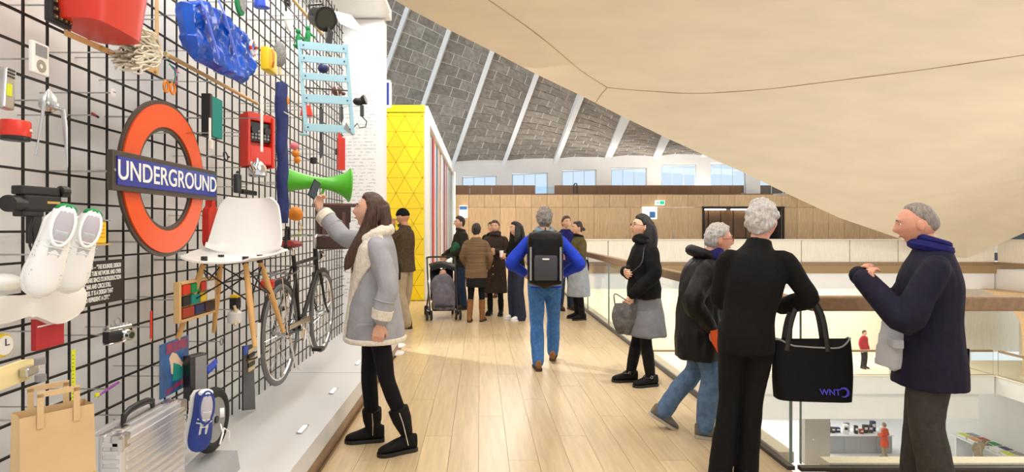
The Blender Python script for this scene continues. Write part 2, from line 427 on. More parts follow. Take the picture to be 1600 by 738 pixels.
# slabs and fascias of the galleries around the void
b = MB(); b.box((11.6, YF+3.2, -.6), (19.4, 6.3, .82)); b.box((XR+3, 14, -.6), (5.9, 25, .82)); b.box((XB-1.5, 13.7, -.68), (2.95, 20.2, .64)); b.box((6.4, .7, -.68), (8.9, 5.68, .64))
struct(b.build('trim_2', 'plaster'), 'white slab edge of the upper floor around the atrium')
b = MB(); b.box((11.6, YF+3.2, -5.0), (19.4, 6.3, .72)); b.box((XR+3, 14, -5.0), (5.9, 25, .72))
lf = struct(b.build('trim_3', 'plaster'), 'white slab edge of the lower floor around the atrium')
b = MB(); b.box((11.6, YF+3.2, -4.61), (19.5, 6.4, .06)); b.box((XR+3, 14, -4.61), (6.0, 25, .06)); b.build('floor_boards', 'timber_pale', lf)
# lower floor back walls, with an arched opening on the right
b = MB(); b.box((14.0, YF+5.0, -2.8), (26.0, .2, 3.7)); struct(b.build('wall_lower', 'timber_pale'), 'pale timber back wall of the lower floor')
b = MB(); b.box((XR+5.0, 15.0, -2.8), (.2, 26, 3.7)); struct(b.build('wall_lower_side', 'timber_pale'), 'pale timber side wall of the lower floor')
for (px, Y) in ((1578, 23.2), (1672, 20.5)):
    X = (px-CX)*Y/F
    X = max(X, XR+.9)
    t = thing('flared_column', 'pale column spreading into a flared head, %s' % ('seen just right of the suited man' if Y > 22 else 'nearer to the right edge'), 'column', (X, Y, -4.58))
    q = MB(); q.tube([(0, 0, 0), (0, 0, 1.6), (0, 0, 2.3), (0, 0, 2.9), (0, 0, 3.3), (0, 0, 3.56)], [.26, .26, .34, .62, 1.05, 1.6], 20); q.build('shaft', 'timber', t, True)
    q = MB(); q.cyl((0, 0, 0), (0, 0, .12), .32, seg=20); q.build('foot', 'timber_pale', t, True)
# ground floor hall
b = MB(); b.box((12, 24, -9.45), (34, 44, .2)); struct(b.build('floor_hall', 'hall_floor'), 'white floor of the ground level hall')
b = MB(); b.box((11.2, YF+.6, -5.93), (19.4, .5, 1.14)); b.box((19.9, 26.2, -7.4), (.9, .5, 3.9))
struct(b.build('wall_hall', 'plaster'), 'white lintel wall over the ground level shop')
b = MB(); b.box((15.5, 26.7, -7.4), (1.15, .5, 3.9)); struct(b.build('wall_pillar', 'taupe_wall'), 'taupe pillar beside the shop counter')
b = MB(); b.box((15.3, 26.44, -8.2), (.06, .02, .06)); b.build('switch_plate', 'white_panel', bpy.data.objects['wall_pillar'])
b = MB(); b.box((12, 33, -7.3), (32, .3, 4.2)); struct(b.build('wall_hall_back', 'plaster'), 'back wall of the ground level shop')
b = MB(); b.box((XR+2.4, 16, -7.4), (.3, 30, 4.2)); struct(b.build('wall_hall_side', 'plaster'), 'right wall of the ground level hall')

# ------------------------------------------------------------------ far timber wall: vertical panels, doors, bar opening
b = MB(); b.box((2.8, YT+.25, 1.52), (9.0, .3, 3.03)); b.box((10.2, YT+.25, 2.84), (2.6, .3, .4)); b.box((10.2+.45, YT+.25, .45), (3.6, .3, .9)); b.box((17.6, YT+.25, 1.52), (8.2, .3, 3.03))
tw = struct(b.build('wall_far', 'dark_gap'), 'oak panelled far wall')
pxs = [708]; 
while pxs[-1] < 1480: pxs.append(pxs[-1]+24.5)
def tpanel(x0, x1, z0, z1, m='timber', dz=0., name='panel'):
    q = MB(); q.box((0, 0, 0), (x1-x0-.012, .03, z1-z0-.012)); o = q.build(name, m, tw); o.location = ((x0+x1)/2, YT+.085-dz, (z0+z1)/2); return o
xo0, xo1 = (1101-CX)*YT/F, (1223-CX)*YT/F
zo0, zo1 = EYE-(374-CY)*YT/F, EYE-(325-CY)*YT/F
doors = [(735, 763), (985, 1062)]
for i in range(len(pxs)-1):
    x0, x1 = (pxs[i]-CX)*YT/F, (pxs[i+1]-CX)*YT/F
    zt = EYE-(324-CY)*YT/F
    tpanel(x0, x1, zt, 3.03)
    if x1 > xo0+.1 and x0 < xo1-.1: continue
    tpanel(x0, x1, 0, zt)
for (a, c_) in ((735, 763), (938, 984), (986, 1060)):
    x0, x1 = (a-CX)*YT/F, (c_-CX)*YT/F
    d = tpanel(x0, x1, .01, EYE-(326-CY)*YT/F, 'timber', .03, 'flush_door')
    q = MB(); q.box((x1-x0)/2*Vector((.8, 0, 0))+Vector((0, -.04, -.15)), (.03, .05, .3)); q.build('pull_handle', 'steel', d)
b = MB(); b.box(((xo0+xo1)/2, YT+1.2, (zo0+zo1)/2), (xo1-xo0, .05, zo1-zo0)); rc = b.build('recess_back', 'steel_dark', tw)
for i in range(6):
    q = MB(); q.box((xo0+(i+.5)*(xo1-xo0)/6, YT+1.1, (zo0+zo1)/2), ((xo1-xo0)/6-.04, .06, zo1-zo0-.1)); q.build('back_panel', 'timber_dark', tw)
b = MB()
for (c, d) in ((((xo0+xo1)/2, YT+.6, zo1+.03), (xo1-xo0+.2, 1.2, .06)), (((xo0+xo1)/2, YT+.6, zo0-.03), (xo1-xo0+.2, 1.3, .06)), ((xo0-.04, YT+.6, (zo0+zo1)/2), (.08, 1.2, zo1-zo0)), ((xo1+.04, YT+.6, (zo0+zo1)/2), (.08, 1.2, zo1-zo0))): b.box(c, d)
b.build('recess_lining', 'dark_gap', tw)
for (u0, u1) in ((.03, .38), (.45, .97)):
    b = MB(); b.box((xo0+(u0+u1)/2*(xo1-xo0), YT+.9, zo1-.05), ((u1-u0)*(xo1-xo0), .05, .05)); b.build('light_strip', 'lamp_glow', tw)
# roof of that room, mezzanine parapet with its shade put into the dark timber colour
b = MB(); b.box((9.5, YT+2.2, 3.06), (27, 3.6, .06)); struct(b.build('ceiling_bar', 'timber_dark'), 'flat top of the oak panelled room')
YM = 27.2
mz = thing('mezzanine_parapet', 'timber parapet, coloured dark for its shade, on top of the oak panelled room', 'parapet', ((955-CX)*YM/F, YM, 3.09))
for (a, c_) in ((700, 836), (866, 1000), (1000, 1110), (1110, 1230), (1230, 1340)):
    n = max(2, round((c_-a)/34))
    for i in range(n):
        x0 = (a+(c_-a)*i/n-955)*YM/F; x1 = (a+(c_-a)*(i+1)/n-955)*YM/F
        q = MB(); q.box(((x0+x1)/2, 0, .22), (x1-x0-.012, .08, .44)); q.build('panel', 'timber_dark', mz)
q = MB(); q.box(((851-955)*YM/F, .02, .2), (.9, .03, .38)); q.build('glass_infill', 'window_glass', mz)
b = MB()
b.tube([(0, 0, 0), (0, 0, .42), (.05, 0, .52), (.13, 0, .52), (.16, 0, .42), (.16, 0, 0)], .03, 8)
o = b.build('hooped_rail', 'steel_dark', mz); o.location = ((896-955)*YM/F, -.08, 0)
# emergency exit sign, small white sign, blue sign panel
t = thing('exit_sign', 'small green and white lit exit sign on the oak wall', 'sign', P(1031, 317, YT-.06))
mat('exit_green', '#1fa878', .4, emit=1.2); mat('sign_white', '#f6fbff', .4, emit=1.0); mat('sign_blue', '#4d86c9', .4)
q = MB(); q.box((0, 0, 0), (.42, .06, .22), .01); q.build('case', 'sign_white', t)
q = MB(); q.box((.09, -.033, 0), (.2, .006, .16)); q.build('green_field', 'exit_green', t)
q = MB(); q.prism([(-.15, -.02), (-.05, -.02), (-.05, -.06), (.02, 0), (-.05, .06), (-.05, .02), (-.15, .02)], 0, .004); o = q.build('arrow', 'exit_green', t); o.matrix_local = Matrix.Translation((-.05, -.034, 0)) @ Matrix.Rotation(PI/2, 4, 'X')
t = thing('notice_board', 'white notice board with a pale blue corner behind the woman in glasses', 'sign', P(1015, 333, YT-.02))
q = MB(); q.box((0, 0, 0), (.66, .04, .55), .01); q.build('board', 'sign_white', t)
q = MB(); q.box((.12, -.022, -.08), (.26, .006, .28)); q.build('print', 'sign_blue', t)
t = thing('notice_board', 'narrow blue and white sign beside the flush oak door', 'sign', P(724, 331, YT-.02))
q = MB(); q.box((0, 0, 0), (.36, .04, .55), .01); q.build('board', 'sign_white', t)
q = MB(); q.box((0, -.022, .17), (.34, .006, .16)); q.build('print', 'sign_blue', t)

# ------------------------------------------------------------------ window wall, windows, ribs and block vault
wx = [(722, 776, 275), (800, 856, 270), (878, 932, 265), (955, 1011, 262), (1033, 1089, 257), (1110, 1166, 254), (1188, 1246, 250)]
def wY(px): return 34-(px-700)*7/465
def wz(px, py): return EYE-(py-CY)*wY(px)/F
def wp(px, py, off=0.):
    Y = wY(px)+off; return Vector(((px-CX)*wY(px)/F, Y, wz(px, py)))
b = MB(); edges = [440]+[q for w in wx for q in w[:2]]+[1330]
def wpoly(px0, px1, py0a, py0b, py1):
    vs = [wp(px0, py1), wp(px1, py1), wp(px1, py0b), wp(px0, py0a)]
    vs = vs+[v+Vector((0, .35, 0)) for v in vs]
    b.add(vs, [(0, 1, 2, 3), (7, 6, 5, 4), (0, 4, 5, 1), (1, 5, 6, 2), (2, 6, 7, 3), (3, 7, 4, 0)])
def rtop(px): return 252-(px-552)*17/620-14
for i in range(0, len(edges)-1):
    a, c_ = edges[i], edges[i+1]
    if i % 2 == 0: wpoly(a, c_, rtop(a), rtop(c_), 305)
    else:
        ty = wx[i//2][2]; wpoly(a, c_, rtop(a), rtop(c_), ty)
struct(b.build('wall_window', 'plaster'), 'white clerestory wall with a row of windows')
mat('window_frame', '#cfd8de', .5)
for n, (a, c_, ty) in enumerate(wx):
    lo, hi = wp(a, 305, .12), wp(c_, ty, .12); w = thing('window_%d' % (n+1), None, None, ((lo+hi)/2)); struct(w, 'clerestory window, number %s counted from the left' % ['one', 'two', 'three', 'four', 'five', 'six', 'seven'][n])
    W_, H_ = (hi.x-lo.x), hi.z-lo.z; ang = math.atan2(wY(c_)-wY(a), (c_-CX)*wY(c_)/F-(a-CX)*wY(a)/F)
    w.rotation_euler = (0, 0, ang); W_ = W_/math.cos(ang)
    q = MB(); fw = .05
    for s_ in (-1, 1): q.box((s_*(W_/2-fw/2), 0, 0), (fw, .08, H_)); q.box((0, 0, s_*(H_/2-fw/2)), (W_, .08, fw))
    q.build('window_frame', 'window_frame', w)
    for j in range(3):
        pw_ = (W_-2*fw)/3
        q = MB(); q.box((-W_/2+fw+(j+.5)*pw_, 0, 0), (pw_-.02, .012, H_-2*fw)); q.build('pane', 'window_glass', w)
    for j in (1, 2):
        q = MB(); q.box((-W_/2+fw+j*pw_, 0, 0), (.025, .05, H_-2*fw)); q.build('mullion', 'window_frame', w)
    if n == 0:
        q = MB(); q.box((0, -.08, -.08), (W_-.1, .04, .10)); q.build('blind', 'steel_dark', w)
# ribs
rb = [(473, 253), (552, 252), (631, 251), (710, 249), (789, 247), (868, 244), (946, 242), (1022, 240), (1098, 238), (1172, 236), (1246, 234)]
rt = [(637, 18), (702, 51), (769, 83), (838, 118), (905, 150), (972, 183), (1042, 212), (1112, 238), (1180, 262), (1250, 285)]
rt = [(572, -15), (637, 18), (702, 51), (769, 83), (838, 118), (905, 150), (972, 183), (1040, 200), (1110, 212), (1180, 222), (1250, 226)]
ribs = []
for i, (bq, tq) in enumerate(list(zip(rb, rt))[:9]):
    y0 = wY(bq[0])-.4
    k = 1.35 if i < 7 else 1.5
    ext = (bq[0]+(tq[0]-bq[0])*k, bq[1]+(tq[1]-bq[1])*k)
    B_ = P(bq[0], bq[1]+4, y0); T_ = P(ext[0], ext[1], y0-8.5)
    ribs.append((B_, T_))
vt = MB()
bk = []
roofv = thing('block_vault', 'grey block vault between white ribs above the clerestory windows', 'vault', ribs[5][0]); struct(roofv)
inv = roofv.location.copy()
for i, (B_, T_) in enumerate(ribs):
    q = MB(); d = (T_-B_).normalized(); x, y = frame_of(d, (0, -1, 0))
    for s_ in (0,):
        vs = []
        for p in (B_-d*.1, T_):
            for (u, w_) in ((-.11, -.30), (.11, -.30), (.11, .06), (-.11, .06)): vs.append(p-inv+x*u-y*w_*1.0)
        q.add(vs, [(0, 1, 2, 3), (7, 6, 5, 4), (0, 4, 5, 1), (1, 5, 6, 2), (2, 6, 7, 3), (3, 7, 4, 0)])
    q.build('rib', 'rib_white', roofv)
NR = 17; cnt = 0
for i in range(len(ribs)-1):
    (B0, T0), (B1, T1) = ribs[i], ribs[i+1]
    nrm = ((B1-B0).cross(T0-B0)).normalized()
    if nrm.y > 0: nrm = -nrm
    def sp_(u, t): 
        p = (B0.lerp(T0, t)).lerp(B1.lerp(T1, t), u); return p-nrm*.10*math.sin(PI*u)-inv
    q = MB(); q.grid(lambda u, v: sp_(u, v)+nrm*.002, 10, 12, .1); q.build('mortar_bed', 'mortar', roofv)
    for r in range(NR):
        t0, t1 = r/NR, (r+1)/NR; g = .0026
        us = [0, .22, .61, 1] if r % 2 else [0, .42, .80, 1]
        us = [us[0]]+[max(.05, min(.95, u+random.uniform(-.05, .05))) for u in us[1:-1]]+[1]
        for j in range(3):
            u0, u1 = us[j]+.010, us[j+1]-.010; off = random.choice([0, 0, .012])
            q = MB(); vs = []
            for dz in (0., .06):
                for (u, t) in ((u0, t0+g), (u1, t0+g), (u1, t1-g), (u0, t1-g)): vs.append(sp_(u, t)+nrm*(dz-.03-off))
            q.add(vs, [(0, 1, 2, 3), (7, 6, 5, 4), (0, 4, 5, 1), (1, 5, 6, 2), (2, 6, 7, 3), (3, 7, 4, 0)])
            if 1 <= i <= 6: q.build('block', 'block_grey', roofv); cnt += 1
            else: vt.add(q.v, q.f)
if vt.v: tag(vt.build('blocks_far', 'block_grey', roofv), None, kind='stuff')

# ------------------------------------------------------------------ the folded beige roof shell
ep = [(560, -32), (615, -1), (640, 14), (700, 46), (775, 83), (840, 117), (905, 148), (970, 181), (1040, 215), (1110, 247), (1165, 271), (1230, 303), (1310, 340), (1385, 366), (1450, 387), (1510, 403), (1552, 386), (1600, 364), (1680, 326), (1800, 268), (1960, 190)]
def eY(px): return 12+(px-615)/895*11.8 if px <= 1510 else 23.8-(px-1510)/450*6
E_ = [P(px, py, eY(px)) for px, py in ep]
Fd = []
for (px, py), e in zip(ep, E_):
    if py > 361: Fd.append(P(px, 361, eY(px)-.35))
    else: Fd.append(e+Vector((0, -.12, .06)))
C_ = [Vector((-2.6+i*22/(len(ep)-1), 1.5, 6.6+2.5*i/(len(ep)-1))) for i in range(len(ep))]
D_ = [Vector((-3.0+i*24/(len(ep)-1), -6, 7.2+2.0*i/(len(ep)-1))) for i in range(len(ep))]
vs = []; rows = []
NQ = 14
for i in range(len(ep)):
    row = [E_[i], Fd[i]]
    for j in range(1, NQ+1):
        t = j/NQ; p = Fd[i].lerp(C_[i], t); p = p+Vector((0, 0, .55*math.sin(PI*t))); row.append(p)
    row.append(D_[i]); rows.append(row)
q = MB(); W_ = len(rows[0])
q.grid(lambda u, v: rows[round(u*(len(rows)-1))][round(v*(W_-1))], len(rows)-1, W_-1, 0)
roof_v = list(q.v); roof_f = list(q.f)
top = [v+Vector((0, .25, .3)) for v in q.v]; o_ = len(q.v)
q.v += top; q.f += [[i+o_ for i in f[::-1]] for f in roof_f]; q.m = [0]*len(q.f)
for i in range(len(rows)-1): a = i*W_; c_ = (i+1)*W_; q.f.append([a, a+o_, c_+o_, c_]); q.m.append(0)
roof = struct(q.build('ceiling_roof', 'roof_beige', None, True), 'smooth beige underside of the sweeping concrete roof')
bvh = BVHTree.FromPolygons(roof_v, roof_f)
def roof_hit(px, py):
    d = (P(px, py, 10)-Vector((0, 0, EYE))).normalized(); h = bvh.ray_cast(Vector((0, 0, EYE)), d)
    return h[0]+h[1]*(.004 if h[1].dot(d) < 0 else -.004) if h[0] else None
def bez(pts, n=16):
    out = []
    for i in range(len(pts)-1):
        p0 = pts[max(i-1, 0)]; p1 = pts[i]; p2 = pts[i+1]; p3 = pts[min(i+2, len(pts)-1)]
        for k in range(n):
            t = k/n; out.append([.5*(2*b_+(c-a)*t+(2*a-5*b_+4*c-d)*t*t+(3*b_-a-3*c+d)*t**3) for a, b_, c, d in zip(p0, p1, p2, p3)])
    out.append(list(pts[-1])); return out
for line in ([(745, -12), (790, 18), (850, 62), (905, 108), (949, 137)], [(949, 137), (1010, 142), (1090, 146), (1200, 139), (1300, 127), (1420, 112), (1540, 95), (1640, 80)], [(949, 137), (940, 147), (931, 160)]):
    pts = [roof_hit(*p) for p in bez(line, 8)]; pts = [p for p in pts if p]
    q = MB(); q.tube(pts, [(.009, .009)]*len(pts), 4); q.build('seam', 'roof_seam', roof)

# dark glazed room behind the roof foot at the right, wall behind
b = MB(); b.box((XR+3.6, 28.6, 1.9), (9.0, .3, 4.0)); gl = struct(b.build('wall_right_far', 'steel_dark'), 'dark glazed front behind the roof foot')
for i in range(6):
    q = MB(); q.box((XR-.4+i*1.4, 28.4, 1.6), (1.3, .06, 2.9)); q.build('pane', 'dark_glass', gl)
q = MB(); q.box((XR+3.6, 28.38, .55), (9.0, .1, .5)); q.build('low_rail', 'timber_pale', gl)
q = MB(); q.box((XR+2.3, 28.3, 2.55), (.5, .1, .3)); q.build('lamp', 'lamp_glow', gl)

# ------------------------------------------------------------------ yellow cabinet and long display wall
YY = F*EYE/113; XY0, XY1 = (604-CX)*YY/F-.9, (663-CX)*YY/F; ZY = EYE+192*YY/F
cab = thing('yellow_display_wall', 'tall yellow display wall with triangle tiles and a lit case along its side', 'display wall', (XY1, YY, 0))
LN = F*abs(XY1)/42-YY
b = MB(); b.box(((XY0-XY1)/2, LN/2+.03, ZY/2), (XY1-XY0-.06, LN-.06, ZY)); b.build('core', 'yellow_gap', cab)
tw_ = (XY1-XY0)/4.6; th_ = tw_*.87; r = 0; z = 0
def clip_poly(poly, x0, x1, z0, z1):
    for ax, lim, sg in ((0, x0, 1), (0, x1, -1), (1, z0, 1), (1, z1, -1)):
        out = []
        for i in range(len(poly)):
            a, c = poly[i], poly[(i+1) % len(poly)]; da, dc = (a[ax]-lim)*sg, (c[ax]-lim)*sg
            if da >= 0: out.append(a)
            if da*dc < 0: t = da/(da-dc); out.append((a[0]+(c[0]-a[0])*t, a[1]+(c[1]-a[1])*t))
        poly = out
        if len(poly) < 3: return []
    return poly
while z < ZY:
    for j in range(-1, 11):
        x0 = XY0-XY1+(j*.5-.5)*tw_ ; up_ = (j+r) % 2 == 0
        tri = [(x0, z), (x0+tw_, z), (x0+tw_/2, z+th_)] if up_ else [(x0, z+th_), (x0+tw_/2, z), (x0+tw_, z+th_)]
        cx = sum(p[0] for p in tri)/3; cz = sum(p[1] for p in tri)/3
        tri = [(cx+(p[0]-cx)*.972, cz+(p[1]-cz)*.972) for p in tri]
        tri = clip_poly(tri, XY0-XY1, 0, 0.01, ZY-.16)
        if len(tri) < 3: continue
        q = MB(); q.prism(tri, 0, .03); o = q.build('triangle_tile', 'yellow_panel', cab); o.matrix_local = Matrix.Translation((0, 0.0, 0)) @ Matrix.Rotation(PI/2, 4, 'X')
    z += th_; r += 1
q = MB(); q.box(((XY0-XY1)/2, -.01, ZY-.07), (XY1-XY0+.02, .08, .15), .01); q.build('top_band', 'yellow_panel', cab)
# side: white frame, inset coloured strips, lit edges
for (y0, y1, z0, z1) in ((0.03, LN, ZY-.30, ZY), (0.03, LN, 0, .42), (0.03, .55, .42, ZY-.30), (LN-.7, LN, .42, ZY-.30)):
    q = MB(); q.box((.02, (y0+y1)/2, (z0+z1)/2), (.10, y1-y0, z1-z0)); q.build('frame_rail', 'white_panel', cab)
cols = ['#c9a6b8', '#8fb3b8', '#b9b9c4', '#c0444f', '#d9d5cf', '#6c9aa0', '#a8a4b4', '#d7b25c', '#9c6b86', '#dedede', '#7e97b4', '#c8c2b6', '#8b5a6c', '#b3c4c6', '#d46a5a', '#a7a7af', '#e4dccb', '#76a090', '#aab0bd', '#c99aa4']
y = .58; k = 0
while y < LN-.75:
    w = .50; c = cols[k % len(cols)]
    q = MB(); q.box((0, 0, 0), (.03, w-.03, ZY-.78), .004); o = q.build('colour_strip', mat('strip_'+c[1:], c, .4, var=.2, scale=2, stretch=(1, 1, .4)), cab); o.location = (.0-.015*(k % 3), y+w/2, .03+ZY/2); y += w; k += 1
q = MB(); q.box((.075, LN-.1, ZY/2), (.02, .16, ZY-.3)); q.build('light_edge', 'lamp_glow', cab)
q = MB(); q.box((.075, LN/2, .37), (.02, LN-.4, .05)); q.build('light_edge', 'lamp_glow', cab)
# blue framed sign behind the end wall
t = thing('framed_sign', 'blue sign in a white frame above the yellow display wall', 'sign', P(603, 147, 11.4))
q = MB(); q.box((0, 0, 0), (.22, .04, .56), .05); q.build('frame', 'white_panel', t)
mat('blue_enamel', '#1d2f8f', .3)
q = MB(); q.box((0, -.022, 0), (.13, .01, .44), .004); q.build('face', 'blue_enamel', t)
q = MB(); q.cyl((0, 0, .2), (0, 0, 1.6), .015, seg=8); q.build('hanger', 'steel', t)
# wall behind the passage between end wall and yellow wall
b = MB(); b.box((-3.6, 9.6, 2.2), (.1, 5.6, 4.4)); struct(b.build('wall_passage', 'white_paint'), 'white wall of the side passage')
# ------------------------------------------------------------------ things hung on the object wall
for n_, c_, r_ in (('red_plastic', '#d8321f', .35), ('black_plastic', '#1b1a1b', .4), ('white_plastic', '#f1f0ec', .35), ('yellow_plastic', '#f3cf1c', .4),
                   ('orange_enamel', '#ee5a24', .25), ('dark_bronze', '#4a4038', .35), ('grey_plastic', '#8f8f90', .45), ('green_plastic', '#57b92e', .3),
                   ('teal_cloth', '#0f8a80', .7), ('blue_plastic', '#2c55d4', .35), ('purple_plastic', '#8b3f93', .4), ('navy_plastic', '#1d2a5c', .5),
                   ('pale_blue_paint', '#a8d3e0', .5), ('brown_leather', '#3c2620', .5), ('cream_plastic', '#ecd9a0', .5), ('orange_plastic', '#e88a25', .4),
                   ('red_leather', '#8f2e2a', .5), ('pine', '#d9b27a', .55), ('green_felt', '#1f8b4c', .8), ('brick_red', '#a5371f', .5), ('lime_yellow', '#d8e02a', .5),
                   ('white_print', '#f2f2f0', .6), ('gold_print', '#c9a85a', .4), ('tyre_black', '#202020', .8), ('red_notebook', '#b8292f', .5), ('pink_plastic', '#f07a8a', .5)): mat(n_, c_, r_)
mat('paper_kraft', '#d9b88a', .8, var=.08, scale=6, bump=.1, bscale=14)
mat('cotton', '#e9e2d0', .9, var=.12, scale=30)
mat('denim_navy', '#26326b', .8, var=.25, scale=25, bump=.1, bscale=90)
mat('alu', '#c9c9c9', .28, 1.)
mat('alu_case', '#dcdcde', .35, .75)
mat('chrome', '#d9d9da', .12, 1.)
mat('tarp_blue', '#0f56cc', .2, var=.35, scale=7, bump=.7, bscale=9)
mat('dowel', '#d8a765', .5, var=.15, scale=6, stretch=(4, 4, .6))
mat('shoe_white', '#f4f4f4', .6); mat('shoe_blue', '#2b3f8c', .8, var=.15, scale=40); mat('shoe_lining', '#b9b4bd', .9)
glass_mat('clear_plastic', (.95, .97, .97), .1)
def rotf(a):                              # local x along the wall, y up, z out of it; a turns the face towards the viewer
    return Matrix(((math.sin(a), 0, math.cos(a)), (math.cos(a), 0, -math.sin(a)), (0, 1, 0))).to_4x4()
class WT:
    def __init__(s, name, label, cat, px, py, x=1.55, yaw=0., group=None, rods=((0, 0),), back=0., tilt=0.):
        s.X = x; s.Y = F*x/(CX-px); s.Z = EYE+(CY-py)*x/(CX-px); s.yaw = R(yaw)
        s.t = thing(name, label, cat, group=group, M=Matrix.Translation((-x, s.Y, s.Z)) @ rotf(s.yaw) @ Matrix.Rotation(R(tilt), 4, 'Z'))
        Mi = s.t.matrix_world.inverted()
        for (rx, ry) in rods:
            q = MB(); a = s.t.matrix_world @ Vector((rx, ry, back)); q.cyl(Mi @ a, Mi @ Vector((XW, a.y, a.z)), .0032, seg=6); q.build('mounting_rod', 'steel', s.t)
    def l(s, px, py): return (F*s.X/(CX-px)-s.Y, EYE+(CY-py)*s.X/(CX-px)-s.Z)
    def poly(s, *pp): return [s.l(*p) for p in pp]
    def b(s, mb, name, m, parent=None, smooth=False): return mb.build(name, m, parent or s.t, smooth)
def bevel_prism(poly, z0, z1, bev):
    q = MB(); q.prism(poly, z0, z1); bm = bmesh.new()
    vs = [bm.verts.new(v) for v in q.v]
    for f in q.f: bm.faces.new([vs[i] for i in f])
    bmesh.ops.bevel(bm, geom=bm.edges[:], offset=bev, segments=2, affect='EDGES', profile=.6, clamp_overlap=True)
    bm.verts.index_update(); r_ = MB(); r_.add([v.co.copy() for v in bm.verts], [[v.index for v in f.verts] for f in bm.faces]); bm.free(); return r_

# roundel sign
w = WT('roundel_sign', 'large orange ring sign with blue bar reading UNDERGROUND', 'sign', 750-1395/2.85, 0, rods=())
w.t.location.z = 1.743; RR = .383
q = MB(); q.ring(.615*RR, RR, -.012, .0, 72); w.b(q, 'ring_border', 'dark_bronze')
q = MB(); q.ring(.665*RR, .95*RR, .0, .008, 72); w.b(q, 'ring', 'orange_enamel')
q = MB(); q.box((0, 0, .021), (.945, .168, .026), .003); bar = w.b(q, 'bar_border', 'dark_bronze')
mat('bar_blue', '#1a2a9c', .22, coat=.6)
q = MB(); q.box((0, 0, .036), (.895, .122, .006)); w.b(q, 'bar_face', 'bar_blue', bar)
text_obj('lettering', 'UNDERGROUND', .118, 'white_print', bar, (0, 0.0, .0405), .001, sx=.99, bold=.0012)
for sx in (-1, 1):
    q = MB(); q.cyl((sx*.46, 0, .033), (sx*.46, 0, .037), .007, seg=8); w.b(q, 'screw', 'steel', bar)
for sx, sy in ((0, .31), (0, -.31), (-.4, 0), (.4, 0)):
    q = MB(); q.cyl((sx, sy, -.02), (sx, sy, -.305), .005, seg=6); w.b(q, 'mounting_rod', 'steel')

# black keypad, red tub, mop head, folding rule, poles
w = WT('desk_calculator', 'black calculator with gold print keys at the top left', 'calculator', 91, 8)
q = MB(); q.box((0, .05, 0), (.105, .25, .03), .008); w.b(q, 'body', 'black_plastic')
for i in range(4):
    for j in range(6):
        q = MB(); q.box((-.036+i*.024, -.055+j*.028, .018), (.016, .014, .008), .002); k_ = w.b(q, 'key', 'dark_bronze'); q = MB(); q.box((-.036+i*.024, -.055+j*.028, .0225), (.007, .005, .001)); w.b(q, 'key_mark', 'gold_print', k_)
w = WT('plastic_tub', 'bright red plastic tub hanging over the folding rule', 'tub', 153, 22, x=1.50, rods=((-.1, .1), (.1, .1)), back=-.02)
def tubf(u, v, sc=1.):
    a = 2*PI*u; k = .82+.18*v; c = math.copysign(abs(math.cos(a))**.45, math.cos(a)); s_ = math.copysign(abs(math.sin(a))**.45, math.sin(a))
    return (c*.195*k, -.07+v*.22, s_*.12*k)
q = MB(); q.grid(lambda u, v: tubf(u, v), 32, 6, 0, True); n0 = len(q.v); q.f.append([i*7 for i in range(32)]); q.m.append(0)
w.b(q, 'tub_wall', 'red_plastic', None, True)
q = MB(); q.tube([tubf(i/32, 1.0) for i in range(32)], .009, 8, up=(0, 1, 0), closed=True); w.b(q, 'rim', 'red_plastic', None, True)
w = WT('folding_rule', 'yellow wooden folding rule opened at a right angle', 'ruler', 243, 112, rods=((-.3, 0), (0, .25)))
L0 = w.l(104, 52); L1 = w.l(243, 112)
q = MB(); q.box((L0[0]/2, L0[1]/2*0+(L0[1])/2, .0), (abs(L0[0])+.02, .022, .005), rot=(0, 0, math.atan2(-L0[1], -L0[0]))); w.b(q, 'rule_segment', 'pine')
q = MB(); q.box((0, .22, .006), (.024, .47, .005)); w.b(q, 'rule_segment', 'pine')
for x_ in (-.01, -.2, -.4):
    q = MB(); q.cyl((x_, L0[1]*x_/L0[0], 0), (x_, L0[1]*x_/L0[0], .014), .008, seg=10); w.b(q, 'rivet', 'gold_print')
w = WT('mop_head', 'loose white cotton string mop head with frayed ends', 'mop', 240, 90, x=1.50)
q = MB(); rs = random.Random(3)
for i in range(110):
    a, c = rs.uniform(-1, 1), rs.uniform(-1, 1); ph = rs.uniform(0, 6)
    pts = []
    for k in range(7):
        t = k/6; pts.append((.03-t*rs.uniform(.20, .27)-.012*math.sin(ph+t*5)*t, a*.03+a*.085*t**.6+.025-.015*math.sin(ph+5*t)-.03*t*t, c*.02+c*.04*t))
    q.tube(pts, .0042, 4)
w.b(q, 'strings', 'cotton')['kind'] = 'stuff'
q = MB(); q.torus((.03, .02, 0), .022, .006, (1, 0, 0), 16, 6); w.b(q, 'binding', 'cotton', None, True)
for (a, c_, lab, rad, x_) in (((258, 84), (402, 162), 'pale wooden pole below the blue bag', .011, 1.58), ((446, -14), (503, 52), 'pale wooden pole beside the black spotlight', .014, 1.55)):
    w = WT('wooden_pole', lab, 'pole', *a, x=x_, rods=((.05, -.012), (.5, -.012)))
    e = w.l(*c_); q = MB(); q.cyl((0, 0, 0), (e[0], e[1], 0), rad, seg=12); w.b(q, 'shaft', 'pine', None, True)
    for t in (0, .985):
        q = MB(); q.cyl((e[0]*t, e[1]*t, 0), (e[0]*(t+.015), e[1]*(t+.015), 0), rad*1.15, seg=12); w.b(q, 'end_cap', 'cream_plastic', None, True)
